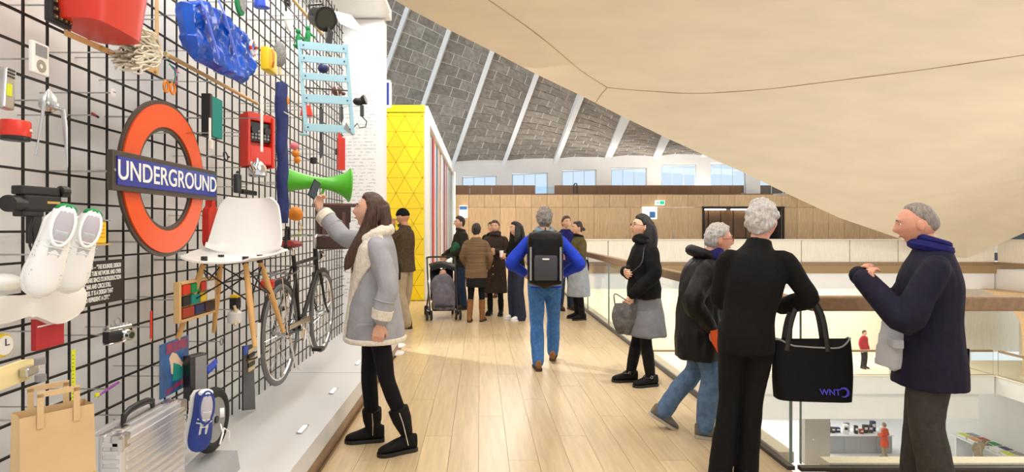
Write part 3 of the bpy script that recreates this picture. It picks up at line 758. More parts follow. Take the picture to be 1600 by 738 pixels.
# left column small things
w = WT('media_player', 'small white music player with a grey screen', 'music player', 61, 92)
q = MB(); q.box((0, 0, 0), (.078, .112, .016), .006); w.b(q, 'body', 'white_plastic')
q = MB(); q.box((0, .027, .009), (.052, .04, .002)); w.b(q, 'screen', 'grey_plastic')
q = MB(); q.ring(.008, .022, .008, .0095, 24, (0, -.026)); w.b(q, 'click_wheel', 'steel')
w = WT('handset', 'grey metal handset at the left edge above the red tin', 'handset', 9, 139, tilt=-4)
q = MB(); q.box((0, 0, 0), (.045, .135, .03), .006); w.b(q, 'body', 'alu'); q = MB(); q.box((-.005, -.005, .016), (.02, .04, .003)); w.b(q, 'display', 'lime_yellow')
for j in range(3): q = MB(); q.box((0, .04+j*.011-.0, .016), (.028, .006, .004), .001); w.b(q, 'button', 'steel_dark')
w = WT('citrus_juicer', 'polished aluminium tripod citrus juicer with long legs', 'juicer', 76, 170, x=1.52, rods=((0, .03),))
q = MB(); prof = []
pts = 24
def jf(u, v):
    a = 2*PI*u; z = .075*v; r_ = (.001+.026*math.sin(PI*min(1, (v*.93+.07))**.72)) ; r_ *= 1+.10*math.cos(12*a)
    return (math.cos(a)*r_, -.012+z*1.1, math.sin(a)*r_)
q.grid(jf, 48, 14, 0, True); w.b(q, 'reamer', 'alu', None, True)
for (kx, ky, fx, fy, fz) in ((-.045, .012, -.085, -.175, .02), (.0, -.005, .008, -.205, .06), (.04, .008, .062, -.18, .02)):
    q = MB(); q.tube([(0, 0, 0), (kx*.5, ky*.6+.004, fz*.5), (kx, ky, fz*.9), (kx+(fx-kx)*.3, ky+(fy-ky)*.3, fz), (fx, fy, fz)], [.006, .006, .006, .005, .0022], 8); w.b(q, 'leg', 'alu', None, True)
w = WT('tape_tin', 'round red tin with black base left of the juicer', 'tin', 24, 205)
q = MB(); q.lathe([(.04, -.02), (.043, -.018), (.043, .03), (.04, .034)], ax=(0, 1, 0), seg=28); w.b(q, 'drum', 'red_plastic', None, True)
q = MB(); q.lathe([(.038, -.032), (.042, -.03), (.042, -.019)], ax=(0, 1, 0), seg=28); w.b(q, 'base', 'black_plastic', None, True)
q = MB(); q.box((.022, .004, .036), (.03, .008, .006), rot=(0, .55, 0)); w.b(q, 'label', 'white_print')
w = WT('cine_camera', 'black handheld cine camera with pistol grip and wrist strap', 'camera', 53, 318, x=1.5, yaw=8)
q = MB(); q.box((.015, .0, 0), (.14, .055, .05), .008); w.b(q, 'body', 'black_plastic')
q = MB(); q.box((.01, .042, 0), (.15, .03, .04), .006); w.b(q, 'viewfinder_housing', 'black_plastic')
q = MB(); q.lathe([(.014, 0), (.02, .004), (.02, .03), (.015, .034)], (.085, .045, .012), (1, 0, .1), 18); w.b(q, 'eyecup', 'black_plastic', None, True)
q = MB(); q.lathe([(.02, 0), (.022, .03), (.027, .034), (.027, .07), (.022, .071)], (-.05, -.005, .01), (-1, 0, .25), 20); ln = w.b(q, 'lens_barrel', 'black_plastic', None, True)
q = MB(); q.torus((-.085, -.005, .019), .0235, .003, (-1, 0, .25), 20, 6); w.b(q, 'lens_ring', 'steel', ln, True)
q = MB(); q.box((-.02, -.035, 0), (.08, .02, .04), .005); q.box((.0, -.085, 0), (.034, .1, .034), .006); w.b(q, 'grip', 'black_plastic')
q = MB(); q.box((.05, .004, .026), (.05, .008, .002)); w.b(q, 'nameplate', 'gold_print')
q = MB(); q.tube([(-.02, -.05, .02), (-.035, -.09, .02), (-.034, -.14, .02), (-.027, -.165, .02), (-.02, -.14, .02), (-.022, -.09, .02)], .004, 6); w.b(q, 'wrist_strap', 'black_plastic', None, True)

# ---- shoes (also worn by people later)
mat('tongue_grey', '#c3c9cc', .7)
def shoe_mesh(Lg=.28, Wd=.098, high=.095):
    sec = [(-.5, .30, .35, .95), (-.47, .62, .75, 1.0), (-.38, .72, .95, 1.02), (-.25, .74, .95, 1.0), (-.10, .80, .82, .92), (.05, .90, .68, .80), (.18, .98, .55, .64), (.30, 1.0, .45, .52), (.40, .88, .40, .44), (.47, .58, .30, .34), (.5, .25, .18, .22)]
    q = MB(); seg = 16; vs = []
    for (y, wf, h1, h2) in sec:
        for k in range(seg):
            a = 2*PI*k/seg; c, s_ = math.cos(a), math.sin(a); hh = high*h2
            vs.append((Wd/2*wf*math.copysign(abs(c)**.8, c)*(1-.25*max(0, s_)), y*Lg, .02+hh*.5+hh*.5*math.copysign(abs(s_)**.7, s_)))
    fs = []
    for i in range(len(sec)-1):
        for k in range(seg): fs.append((i*seg+k, i*seg+(k+1) % seg, (i+1)*seg+(k+1) % seg, (i+1)*seg+k))
    fs = [f[::-1] for f in fs]; fs.append(list(range(seg))); fs.append([(len(sec)-1)*seg+k for k in range(seg)][::-1])
    q.add(vs, fs); return q
def sole_mesh(Lg=.28, Wd=.1, th=.024):
    pts = [(-.5, .0), (-.49, .5), (-.40, .76), (-.2, .76), (0, .84), (.2, 1.0), (.34, 1.0), (.45, .72), (.51, .2)]
    poly = [(Wd/2*w_, y*Lg) for y, w_ in pts]+[(-Wd/2*w_, y*Lg) for y, w_ in pts[::-1]]
    return bevel_prism(poly, 0, th, .003)
def shoe(t, M, upper, sole, lace, heel=None, lining='shoe_lining', Lg=.28):
    def bb(q, name, m, sm=False): q.v = [M @ Vector(v) for v in q.v]; return q.build(name, m, t, sm)
    up = bb(shoe_mesh(Lg), 'upper', upper, True); bb(sole_mesh(Lg, .104), 'sole', sole)
    q = MB(); q.ball((0, -.245*Lg, .108), (.026, .062, .012)); bb(q, 'opening', lining, True)
    q = MB(); q.torus((0, -.245*Lg, .108), .029, .006, (0, 0, 1), 24, 6, .066); bb(q, 'collar', upper, True)
    q = MB(); q.box((0, .02*Lg, .092), (.036, .12, .012), .004, rot=(R(-24), 0, 0)); bb(q, 'tongue', 'tongue_grey')
    for k in range(5):
        y = -.07*Lg+k*.062*Lg; z = .110-k*.0098
        q = MB(); q.tube([(-.030, y, z-.014), (-.012, y+.004, z+.002), (.012, y+.004, z+.002), (.030, y, z-.014)], .0032, 5); bb(q, 'lace', lace, True)
    if heel == 'green_felt':
        for sx in (-1, 1):
            for r_ in range(3):
                for k in range(4): q = MB(); q.ball((sx*(.043-.002*r_), (.02+r_*.045-k*.012)*Lg/.28, .040+k*.010-r_*.002), .0028, 6, 4); bb(q, 'perforation', 'tongue_grey')
    if heel: q = MB(); q.ball((0, -.47*Lg, .085), (.03, .018, .03)); bb(q, 'heel_tab', heel, True)
    return up
for (px, py, lab, zz) in ((74, 398, 'left shoe of the white trainers with green heel, nearer the cine camera', 1.38), (118, 398, 'right shoe of the white trainers with green heel, beside the yellow box', 1.43)):
    w = WT('white_trainer', lab, 'trainer', px, py, x=zz, group='white trainers on the wall')
    M = Matrix.Translation((0, 0, .0)) @ Matrix.Rotation(R(-22), 4, 'Z') @ Matrix.Rotation(R(-42), 4, 'Y') @ Matrix(((1, 0, 0, 0), (0, -1, 0, 0), (0, 0, -1, 0), (0, 0, 0, 1))) @ Matrix.Rotation(PI, 4, 'Y')
    shoe(w.t, M, 'shoe_white', 'white_plastic', 'white_print', 'green_felt')
w = WT('product_box', 'small yellow box in a clear tray beside the white trainers', 'box', 147, 363)
q = MB(); q.box((0, 0, 0), (.078, .09, .05), .006); w.b(q, 'body', 'yellow_plastic'); q = MB(); q.box((.008, .048, 0), (.1, .006, .06)); w.b(q, 'tray_lid', 'grey_plastic'); q = MB(); q.box((.008, -.05, 0), (.1, .006, .06)); w.b(q, 'tray_base', 'gold_print')
for j in range(4): q = MB(); q.box((0, .025-j*.015, .026), (.05, .004, .002)); w.b(q, 'print_line', 'orange_plastic')
# quotation panel
w = WT('quotation_panel', 'black panel with a white printed quotation about the roundel', 'panel', 147, 443, x=1.60)
a = w.l(104, 450)[0]; c = w.l(191, 440)[0]; wd = c-a
q = MB(); q.box(((a+c)/2, 0, 0), (wd, .183, .012), .002); pn = w.b(q, 'board', mat('panel_black', '#2a2321', .6))
lines = ['RECOGNITION — “THE ROUNDEL DESIGN', 'UNIFIES THE TUBE NETWORK AND OVER', '100 YEARS SINCE ITS INTRODUCTION', 'THE CLASSIC BAR AND CIRCLE STILL', 'LOOKS TIMELESS. IT IS A DESIGN THAT', 'HAS COME TO REPRESENT A CITY.”']
lines[0] = '          ION — “THE ROUNDEL DESIGN'; lines[1] = '          ES THE TUBE NETWORK AND OVER'; lines[2] = '          YEARS SINCE ITS INTRODUCTION'
for i, s_ in enumerate(lines):
    o = text_obj('quotation_line', s_.strip(), .0265, 'white_print', pn, (0, 0, 0), .0004, 'LEFT' if i > 2 else 'RIGHT', sx=.56, bold=.0006)
    o.location = (a+.012 if i > 2 else c-.02, .066-i*.0265, .0068)
# white moulded form, red notebook, alarm clock, skateboard
w = WT('moulded_lamp', 'white wavy moulded plastic form at the left edge', 'lamp', 50, 478, x=1.54, rods=((.02, 0),))
poly = w.poly((-30, 468), (10, 462), (45, 462), (85, 454), (112, 446), (124, 458), (120, 482), (102, 498), (78, 507), (58, 500), (38, 494), (15, 500), (-10, 507), (-30, 506))
poly2 = [p for p in bez([poly[-1]]+poly, 4)]
q = bevel_prism([tuple(p) for p in poly2[:-1]], -.03, .03, .012); w.b(q, 'form', 'white_plastic', None, True)
q = MB(); q.ball(w.l(5, 442)+(0.,), (.05, .03, .05)); w.b(q, 'top_bulb', 'white_plastic', None, True)
w = WT('notebook', 'red notebook with one white stripe below the white form', 'notebook', 75, 518)
q = MB(); q.box((0, 0, 0), (.135, .115, .02), .003); w.b(q, 'cover', 'red_notebook'); q = MB(); q.box((.002, .026, .0105), (.13, .005, .002)); w.b(q, 'stripe', 'white_print'); q = MB(); q.box((.003, -.001, 0), (.13, .111, .014)); w.b(q, 'pages', 'white_print')
w = WT('alarm_clock', 'round white clock with yellow rim at the left edge', 'clock', 0, 540)
q = MB(); q.lathe([(.03, -.02), (.038, -.01), (.038, .012), (.034, .016)], ax=(0, 0, 1), seg=28); w.b(q, 'case', 'yellow_plastic', None, True); q = MB(); q.cyl((0, 0, .015), (0, 0, .018), .031, seg=28); w.b(q, 'dial', 'white_print')
q = MB(); q.box((0, .01, .019), (.003, .022, .002)); w.b(q, 'hand', 'black_plastic'); q = MB(); q.box((.007, 0, .019), (.016, .003, .002)); w.b(q, 'hand', 'black_plastic')
w = WT('skateboard', 'cream skateboard deck with metal truck above the paper bag', 'skateboard', 22, 585, x=1.48, rods=((.02, 0),), tilt=3)
pts = [(.10*math.cos(t)*.75+.03, .034*math.sin(t)) for t in [R(a_) for a_ in range(-90, 91, 15)]]+[(-.35, .034), (-.35, -.034)]
q = bevel_prism(pts, -.012, .004, .003); w.b(q, 'deck', 'cream_plastic', None, True)
q = MB(); q.box((.035, 0, .02), (.05, .03, .03), .006); w.b(q, 'truck', 'alu')
for s_ in (-1, 1): q = MB(); q.cyl((.05, s_*.018, .045), (.05, s_*.038, .045), .016, seg=18); w.b(q, 'wheel', 'grey_plastic', None, True)
# paper bag
w = WT('paper_bag', 'brown kraft paper carrier bag with flat handles', 'bag', 84, 690, x=1.28, yaw=38, rods=((0, .05),), back=-.06)
q = MB(); bw, bh, bd = .19, .30, .11
vs = [(-bw/2, -.2, bd/2), (bw/2, -.2, bd/2), (bw/2*.97, .1, bd/2*.75), (-bw/2*.97, .1, bd/2*.75), (-bw/2, -.2, -bd/2), (bw/2, -.2, -bd/2), (bw/2*.97, .1, -bd/2*.75), (-bw/2*.97, .1, -bd/2*.75), (-bw/2*.93, -.05, 0), (-bw/2*.92, .1, 0), (bw/2*.93, -.05, 0), (bw/2*.92, .1, 0)]
q.add(vs, [(0, 1, 2, 3), (5, 4, 7, 6), (4, 0, 8), (0, 3, 9, 8), (4, 8, 9, 7), (1, 5, 10), (1, 10, 11, 2), (5, 6, 11, 10), (0, 4, 5, 1)]); w.b(q, 'body', 'paper_kraft')
q = MB(); q.box((0, -.105, .0575), (.19, .002, .001)); w.b(q, 'crease', 'gold_print')
for zz in (.046, -.046):
    q = MB()
    for (c, d) in (((-.045, .11, zz), (.016, .10, .003)), ((.045, .11, zz), (.016, .10, .003)), ((0, .158, zz), (.106, .016, .003))): q.box(c, d)
    w.b(q, 'handle', 'paper_kraft')
# tape measure, camera, toothbrush, pencil
w = WT('tape_measure', 'yellow tape measure with its blade pulled up', 'tape measure', 117, 636)
q = MB(); q.lathe([(.022, -.015), (.026, -.012), (.026, .012), (.022, .015)], ax=(0, 0, 1), seg=24); w.b(q, 'case', 'yellow_plastic', None, True); q = MB(); q.cyl((0.004, 0, .014), (0.004, 0, .017), .015, seg=20); w.b(q, 'hub', 'black_plastic')
q = MB(); q.box((-.008, .125, .0), (.02, .19, .002)); w.b(q, 'blade', 'lime_yellow')
for k in range(12): q = MB(); q.box((-.012, .04+k*.0145, .0015), (.008, .0016, .001)); w.b(q, 'graduation', 'black_plastic')
w = WT('rangefinder_camera', 'silver and black film camera with chrome lens', 'camera', 184, 524, yaw=12)
q = MB(); q.box((0, 0, 0), (.125, .05, .035), .006); w.b(q, 'body', 'black_plastic'); q = MB(); q.box((0, .032, 0), (.124, .018, .034), .005); w.b(q, 'top_plate', 'chrome'); q = MB(); q.box((0, -.029, 0), (.124, .009, .034), .003); w.b(q, 'base_plate', 'chrome')
q = MB(); q.lathe([(.024, 0), (.024, .02), (.02, .024), (.02, .04), (.015, .04)], (.015, 0, .017), (0, 0, 1), 22); w.b(q, 'lens', 'chrome', None, True); q = MB(); q.cyl((.015, 0, .052), (.015, 0, .058), .014, seg=18); w.b(q, 'lens_glass', 'dark_glass')
for x_, r_ in ((-.045, .009), (.03, .008), (.048, .011)): q = MB(); q.cyl((x_, .04, 0), (x_, .05, 0), r_, seg=14); w.b(q, 'dial', 'chrome')
q = MB(); q.torus((0, .058, 0), .016, .003, (0, .2, 1), 18, 6); w.b(q, 'strap_loop', 'grey_plastic')
w = WT('toothbrush', 'purple toothbrush lying level on the grid', 'toothbrush', 170, 608)
q = MB(); q.tube([(-.07, -.012, 0), (-.03, -.004, 0), (.02, .004, 0), (.065, .01, 0)], [.003, .005, .006, .005], 8); w.b(q, 'handle', 'purple_plastic', None, True); q = MB(); q.box((-.075, -.004, 0), (.022, .014, .01), .002); w.b(q, 'bristles', 'lime_yellow')
w = WT('pencil', 'thin red pencil standing upright on the grid', 'pencil', 236, 511)
q = MB(); q.cyl((0, -.055, 0), (0, .075, 0), .0052, seg=6); w.b(q, 'barrel', 'red_plastic'); q = MB(); q.cyl((0, -.055, 0), (0, -.074, 0), .005, .0008, 6); w.b(q, 'tip', 'pine')
# aluminium case on the plinth
yc0, yc1, xf = 2.09, 2.55, -1.30
t = thing('aluminium_suitcase', 'ribbed aluminium suitcase with black handle standing on the plinth', 'suitcase', (xf-.075, (yc0+yc1)/2, ZP), 0)
hh = .50; ll = yc1-yc0
q = MB(); q.box((0, 0, hh/2), (.15, ll, hh), .02); q.build('shell', 'alu_case', t)
for k in range(15):
    q = MB(); q.box((.076, 0, .035+k*.031), (.010, ll-.05, .017), .004); q.build('rib', 'alu_case', t)
for k in range(15):
    q = MB(); q.box((.035, -ll/2-.001, .035+k*.031), (.06, .008, .017), .003); q.build('rib', 'alu_case', t)
for k in range(4): q = MB(); q.box((-.05+k*.034, 0, hh+.001), (.015, ll-.05, .006), .002); q.build('rib', 'alu_case', t)
q = MB(); q.box((.0, 0, hh/2), (.014, ll+.008, hh+.008), .003); q.build('closing_frame', 'alu', t)
for sx in (-1, 1):
    for sz in (.03, hh-.03): q = MB(); q.box((.055, sx*(ll/2-.025), sz), (.05, .06, .066), .014); q.build('corner_guard', 'alu', t)
q = MB(); q.tube([(.0, -.10, hh+.005), (.0, -.095, hh+.03), (.0, -.06, hh+.042), (.0, .0, hh+.045), (.0, .06, hh+.042), (.0, .095, hh+.03), (.0, .10, hh+.005)], [(.008, .012)]+[(.011, .014)]*5+[(.008, .012)], 10); q.build('handle', 'black_plastic', t, True)
for y_ in (-.16, .16): q = MB(); q.box((.03, y_, hh+.006), (.04, .05, .012), .004); q.build('latch', 'chrome', t)
q = MB(); q.cyl((.03, -ll/2-.004, .20), (.03, -ll/2-.014, .20), .022, seg=18); q.build('lock', 'chrome', t)
# colour box, magazine, slab, comb
w = WT('colour_box', 'open pine box with rows of coloured blocks', 'paint box', 306, 467, x=1.5, rods=((-.05, 0), (.08, 0)), back=-.02)
x0, x1 = w.l(279, 460)[0], w.l(335, 460)[0]; wd = x1-x0; hh = .19
q = MB(); q.box(((x0+x1)/2, 0, -.02), (wd, hh, .01)); w.b(q, 'back_board', 'pine')
for (c, d) in ((((x0+x1)/2, hh/2, -.005), (wd, .014, .03)), (((x0+x1)/2, -hh/2, -.005), (wd, .014, .03)), ((x0, 0, -.005), (.018, hh+.014, .03)), ((x1, 0, -.005), (.014, hh+.014, .03))): q = MB(); q.box(c, d, .002); w.b(q, 'side_board', 'pine')
cm = [['red_plastic', 'green_felt', 'red_plastic', 'white_print'], ['black_plastic', 'teal_cloth', 'yellow_plastic', 'white_print'], ['brick_red', 'navy_plastic', 'brown_leather', None]]
ux = [.04, .26, .52, .70, .96]
for r_ in range(3):
    us_ = ux if r_ < 2 else [.04, .36, .64, .96]
    for j in range(len(us_)-1):
        if cm[r_][j]:
            q = MB(); q.box((x0+(us_[j]+us_[j+1])/2*wd, hh/2-.035-r_*.058, .004), ((us_[j+1]-us_[j])*wd-.012, .048, .02), .004); w.b(q, 'colour_block', cm[r_][j])
w = WT('magazine', 'colourful magazine with red title and blue cover picture', 'magazine', 273, 572)
mat('cover_print', '#2f6fb4', .3, color2='#1d4a7a', scale=14); mat('cover_red', '#c22f3f', .3, color2='#31407a', scale=22); mat('cover_skin', '#e8cbb0', .4)
q = MB(); q.box((0, 0, 0), (.27, .265, .006)); pg_ = w.b(q, 'cover', 'cover_print')
q = MB(); q.box((.02, .098, .0035), (.21, .05, .001)); w.b(q, 'title_band', 'cover_red', pg_)
q = MB(); q.prism([(-.04, -.03), (.02, -.06), (.05, -.03), (.07, .0), (.04, .03), (.01, .06), (-.03, .075), (-.06, .05), (-.045, .01)], .003, .0045); w.b(q, 'picture', 'cover_skin', pg_)
q = MB(); q.prism([(-.02, .02), (.03, .0), (.08, -.03), (.05, -.08), (-.03, -.07)], .0045, .0055); w.b(q, 'picture', 'teal_cloth', pg_)
q = MB(); q.box((-.01, -.105, .0035), (.16, .025, .001), rot=(0, 0, .12)); w.b(q, 'title_band', 'cover_red', pg_)
q = MB(); q.box((-.142, 0, .002), (.016, .275, .01)); w.b(q, 'stand_edge', 'clear_plastic')
w = WT('games_console', 'dark grey upright slab beside the magazine', 'console', 305, 588, x=1.5, yaw=20)
q = MB(); q.box((0, 0, 0), (.11, .23, .05), .004); w.b(q, 'body', 'steel_dark'); q = MB(); q.box((.012, .01, .026), (.075, .19, .006), .002); w.b(q, 'face', 'grey_plastic')
w = WT('comb', 'bright blue plastic comb right of the grey slab', 'comb', 331, 571, tilt=10)
q = MB(); q.box((0, 0, 0), (.12, .03, .014), .005); w.b(q, 'spine', 'blue_plastic')
for k in range(9): q = MB(); q.box((-.05+k*.0125, -.02, 0), (.007, .022, .008)); w.b(q, 'tooth', 'blue_plastic')
# wheel and blue shoe
w = WT('tyre_wheel', 'black tyre on a grey wheel behind the blue shoe', 'wheel', 331, 656, x=1.36, rods=((0, 0),))
q = MB(); q.torus((0, 0, 0), .132, .030, (0, 0, 1), 40, 12); w.b(q, 'tyre', 'tyre_black', None, True); q = MB(); q.lathe([(.02, -.02), (.1, -.018), (.112, -.02), (.112, .02), (.1, .018), (.03, .008), (.02, .02)], seg=36); w.b(q, 'rim', 'grey_plastic', None, True)
q = MB(); q.cyl((0, 0, .0), (0, 0, .03), .018, seg=16); w.b(q, 'hub', 'steel_dark', None, True)
w2 = WT('display_block', 'grey wedge block under the tyre and blue shoe', 'block', 326, 715, x=1.34, rods=())
zb = w2.Z-ZP; q = MB(); q.prism([(-.2, -zb), (.16, -zb), (.12, -.012), (-.10, -.03), (-.2, -.05)], -.09, .09); w2.b(q, 'body', 'grey_counter'); w2.t.location.z -= .0
w = WT('canvas_shoe', 'blue canvas lace-up shoe with white laces against the tyre', 'shoe', 309, 656, x=1.24, rods=((0, .02),))
M = Matrix.Rotation(R(-8), 4, 'Z') @ Matrix.Rotation(R(-48), 4, 'Y') @ Matrix(((1, 0, 0, 0), (0, -1, 0, 0), (0, 0, -1, 0), (0, 0, 0, 1))) @ Matrix.Rotation(PI, 4, 'Y')
shoe(w.t, M, 'shoe_blue', 'white_plastic', 'white_print', 'white_print', Lg=.26)
q = MB(); q.tube([(0.0, -.02, .10), (-.03, -.05, .125), (-.05, -.09, .12), (-.02, -.03, .125), (.02, -.06, .13), (.04, -.11, .12)], .0035, 6); w.b(q, 'bow', 'white_print', None, True)
q = MB(); q.cyl((.03, .02, .085), (.036, .02, .1), .02, seg=18); w.b(q, 'ankle_patch', 'white_print')
# dark saw panel
w = WT('panel_saw', 'tall dark steel panel with striped tape at its top', 'saw', 388, 592, rods=((0, .05),))
pol = w.poly((379, 541), (395, 538), (396, 590), (398, 640), (379, 642)); q = bevel_prism(pol, -.006, .006, .002); w.b(q, 'blade', 'steel_dark')
pol = w.poly((379, 541), (386, 540), (386, 552), (379, 556)); q = MB(); q.prism(pol, .006, .010); w.b(q, 'blue_label', 'blue_plastic')
for k, m_ in enumerate(('cream_plastic', 'black_plastic', 'gold_print', 'black_plastic', 'cream_plastic')):
    pol = w.poly((386, 548+k*7), (396, 542+k*7), (396, 548+k*7), (386, 554+k*7)); q = MB(); q.prism(pol, .006, .011); w.b(q, 'tape_stripe', m_)
q = MB(); e = w.l(386, 560); q.tube([(e[0]-.06, e[1], .02), (e[0], e[1]-.003, .05), (e[0]+.25, e[1]-.005, .05)], .006, 8); w.b(q, 'arm', 'black_plastic', None, True)
# hot water bottle, clasp, tools
w = WT('hot_water_bottle', 'red rubber hot water bottle between the roundel and white chair', 'bottle', 329, 350, x=1.61, rods=((0, .05),))
pol = [(.062*c_, s_) for c_, s_ in ((.5, -.15), (.85, -.135), (1, -.11), (1, .06), (.85, .095), (.35, .115), (.3, .165), (.42, .17), (-.42, .17), (-.3, .165), (-.35, .115), (-.85, .095), (-1, .06), (-1, -.11), (-.85, -.135), (-.5, -.15))]
q = bevel_prism([(p[0]*1.05, p[1]*.93) for p in pol], -.02, .02, .011); w.b(q, 'body', 'red_plastic', None, True); q = MB(); q.cyl((0, .15, 0), (0, .19, 0), .012, seg=14); w.b(q, 'stopper', 'red_plastic', None, True)
w = WT('cable_ring', 'small black ring hook right of the roundel', 'hook', 350, 244)
q = MB(); q.torus((0, 0, .01), .026, .004, (0, .2, 1), 22, 6); w.b(q, 'ring', 'black_plastic', None, True); q = MB(); q.box((.038, 0, .01), (.025, .012, .01), .003); w.b(q, 'catch', 'black_plastic')
w = WT('hand_drill', 'dark grey hand tool above the white chair', 'tool', 385, 292, x=1.52)
x0 = w.l(371, 290)[0]; q = MB(); q.box((x0, .01, 0), (.05, .12, .04), .012); w.b(q, 'grip', 'steel_dark'); q = MB(); q.box((.035, -.035, 0), (.22, .03, .03), .006); w.b(q, 'barrel', 'black_plastic'); q = MB(); q.tube([(x0, .075, 0), (x0, .09, 0)], [.012, .004], 8); w.b(q, 'nozzle', 'black_plastic')
# teal book, white brush, red typewriter, kettle
w = WT('cloth_book', 'teal cloth book with a black spine', 'book', 337, 184, x=1.5)
q = MB(); q.box((0, 0, 0), (.15, .225, .012), .002); w.b(q, 'cover', 'teal_cloth'); q = MB(); q.box((-.08, .0, -.012), (.03, .235, .05), .004); w.b(q, 'spine', 'black_plastic'); q = MB(); q.box((.005, 0, -.016), (.15, .22, .02)); w.b(q, 'pages', 'panel_black')
w = WT('white_brush', 'thin white brush in front of the teal book', 'brush', 328, 208, x=1.42)
q = MB(); q.box((0, .02, 0), (.016, .12, .008), .003); w.b(q, 'handle', 'white_plastic'); q = MB(); q.box((0, -.06, .006), (.022, .05, .016), .003); w.b(q, 'bristles', 'cotton')
w = WT('portable_typewriter', 'red portable typewriter with black mechanism hung face out', 'typewriter', 401, 222, x=1.45, yaw=30, rods=((-.08, .05), (.08, .05)))
q = MB(); q.box((0, 0, -.02), (.21, .34, .03), .01); w.b(q, 'base', 'red_plastic')
for s_ in (-1, 1): q = MB(); q.box((s_*.095, .0, .02), (.022, .33, .06), .006); w.b(q, 'side_cheek', 'red_plastic')
q = MB(); q.box((0, .155, .015), (.2, .05, .05), .008); w.b(q, 'top_lip', 'red_plastic'); q = MB(); q.box((0, -.09, .03), (.17, .12, .03), .008); w.b(q, 'front_cover', 'red_plastic')
q = MB(); q.box((0, .06, .015), (.165, .12, .03)); w.b(q, 'type_basket', 'black_plastic')
for j in range(2):
    q = MB(); q.cyl((-.05+j*.1, .07, .03), (-.05+j*.1, .07, .045), .024, seg=18); w.b(q, 'ribbon_spool', 'black_plastic', None, True)
for r_ in range(3):
    for j in range(6): q = MB(); q.cyl((-.06+j*.024, .02+r_*.022-.0, .03), (-.06+j*.024, .02+r_*.022, .04), .008, seg=8); w.b(q, 'key', 'grey_plastic')
w = WT('paper_strip', 'narrow white acrylic strip in front of the red typewriter', 'strip', 409, 185, x=1.30)
q = MB(); q.box((0, 0, 0), (.03, .40, .006), .001); w.b(q, 'strip', 'white_plastic')
w = WT('stovetop_kettle', 'shiny chrome kettle with black handle under the red typewriter', 'kettle', 402, 262, x=1.42)
q = MB(); q.lathe([(.045, -.06), (.058, -.05), (.055, .0), (.035, .035), (.012, .05), (.006, .06)], ax=(0, 1, 0), seg=24); w.b(q, 'body', 'chrome', None, True); q = MB(); q.tube([(-.05, -.02, 0), (-.085, .01, 0), (-.1, .03, 0)], [.014, .01, .007], 8); w.b(q, 'spout', 'chrome', None, True)
q = MB(); q.tube([(.045, .03, 0), (.09, .03, 0), (.095, -.03, 0), (.06, -.045, 0)], .009, 8); w.b(q, 'handle', 'black_plastic', None, True)
# folded jeans
w = WT('folded_jeans', 'folded navy denim jeans hanging in a long strip', 'jeans', 441, 240, x=1.42, rods=((0, .3), (0, -.1)))
def jeansf(u, v):
    a = 2*PI*u; y = .50-1.0*v; wd = (.075+.02*math.sin(PI*min(1, v*3)))*(1-.15*v) if v > .08 else .045+v*.35
    return (math.cos(a)*wd+.035*(v-.5)+.004*math.sin(30*v+6*u), y, .035*math.sin(a)*(1+.15*math.sin(22*v+3*math.cos(a))))
q = MB(); q.grid(jeansf, 28, 40, 0, True); q.f.append([i*41 for i in range(28)]); q.m.append(0); q.f.append([i*41+40 for i in range(27, -1, -1)]); q.m.append(0); w.b(q, 'denim', 'denim_navy', None, True)
q = MB(); q.ball((.01, .38, .035), (.018, .03, .012)); w.b(q, 'leather_patch', 'orange_plastic', None, True)
q = MB(); q.tube([(-.09, .28, .045), (.09, .28, .045)], .004, 6); w.b(q, 'tie', 'white_plastic')
# blue bag
w = WT('tarpaulin_bag', 'glossy crinkled blue tarpaulin carrier bag', 'bag', 338, 62, x=1.48, rods=((-.1, .1), (.2, 0)))
bp = w.poly((282, 2), (316, 0), (350, 28), (391, 68), (391, 104), (379, 131), (345, 116), (301, 92), (291, 60), (286, 36))
bm = bmesh.new(); vs = [bm.verts.new((p[0], p[1], 0)) for p in bp]; bm.faces.new(vs); bmesh.ops.triangulate(bm, faces=bm.faces[:])
for _ in range(4): bmesh.ops.subdivide_edges(bm, edges=[e for e in bm.edges if e.calc_length() > .035], cuts=1, use_grid_fill=False); bmesh.ops.triangulate(bm, faces=bm.faces[:])
cxy = Vector((sum(p[0] for p in bp)/len(bp), sum(p[1] for p in bp)/len(bp)))
bnd = {v for e in bm.edges if e.is_boundary for v in e.verts}
front = [(v.co.copy(), v in bnd) for v in bm.verts]; bm.verts.index_update(); fcs = [[v.index for v in f.verts] for f in bm.faces]; bm.free()
q = MB(); n_ = len(front); vv = []
for sg in (1, -1):
    for co, isb in front:
        d = 0 if isb else .045+.03*noise.noise(co*9)+.02*noise.noise(co*22)
        vv.append((co.x, co.y, sg*d))
q.add(vv, [f if Vector((0, 0, 1)).dot((front[f[1]][0]-front[f[0]][0]).cross(front[f[2]][0]-front[f[0]][0])) > 0 else f[::-1] for f in fcs])
q.f += [[i+n_ for i in f[::-1]] for f in q.f[:]]; q.m = [0]*len(q.f)
w.b(q, 'bag_body', 'tarp_blue', None, True)
for (a_, c_) in (((296, 10), (322, 90)), ((330, 20), (356, 105))):
    p0, p1 = w.l(*a_), w.l(*c_); q = MB(); q.tube([(p0[0], p0[1]+.12, .02), (p0[0]+.02, p0[1], .065), (p1[0], p1[1], .07)], [(.016, .003)]*3, 6, up=(0, 0, 1)); w.b(q, 'strap', 'blue_plastic')
e = w.l(374, 75); q = MB(); q.torus((e[0], e[1], .085), .04, .009, (0, 0, 1), 28, 8); lb = w.b(q, 'lifebuoy_ring', 'white_plastic', None, True)
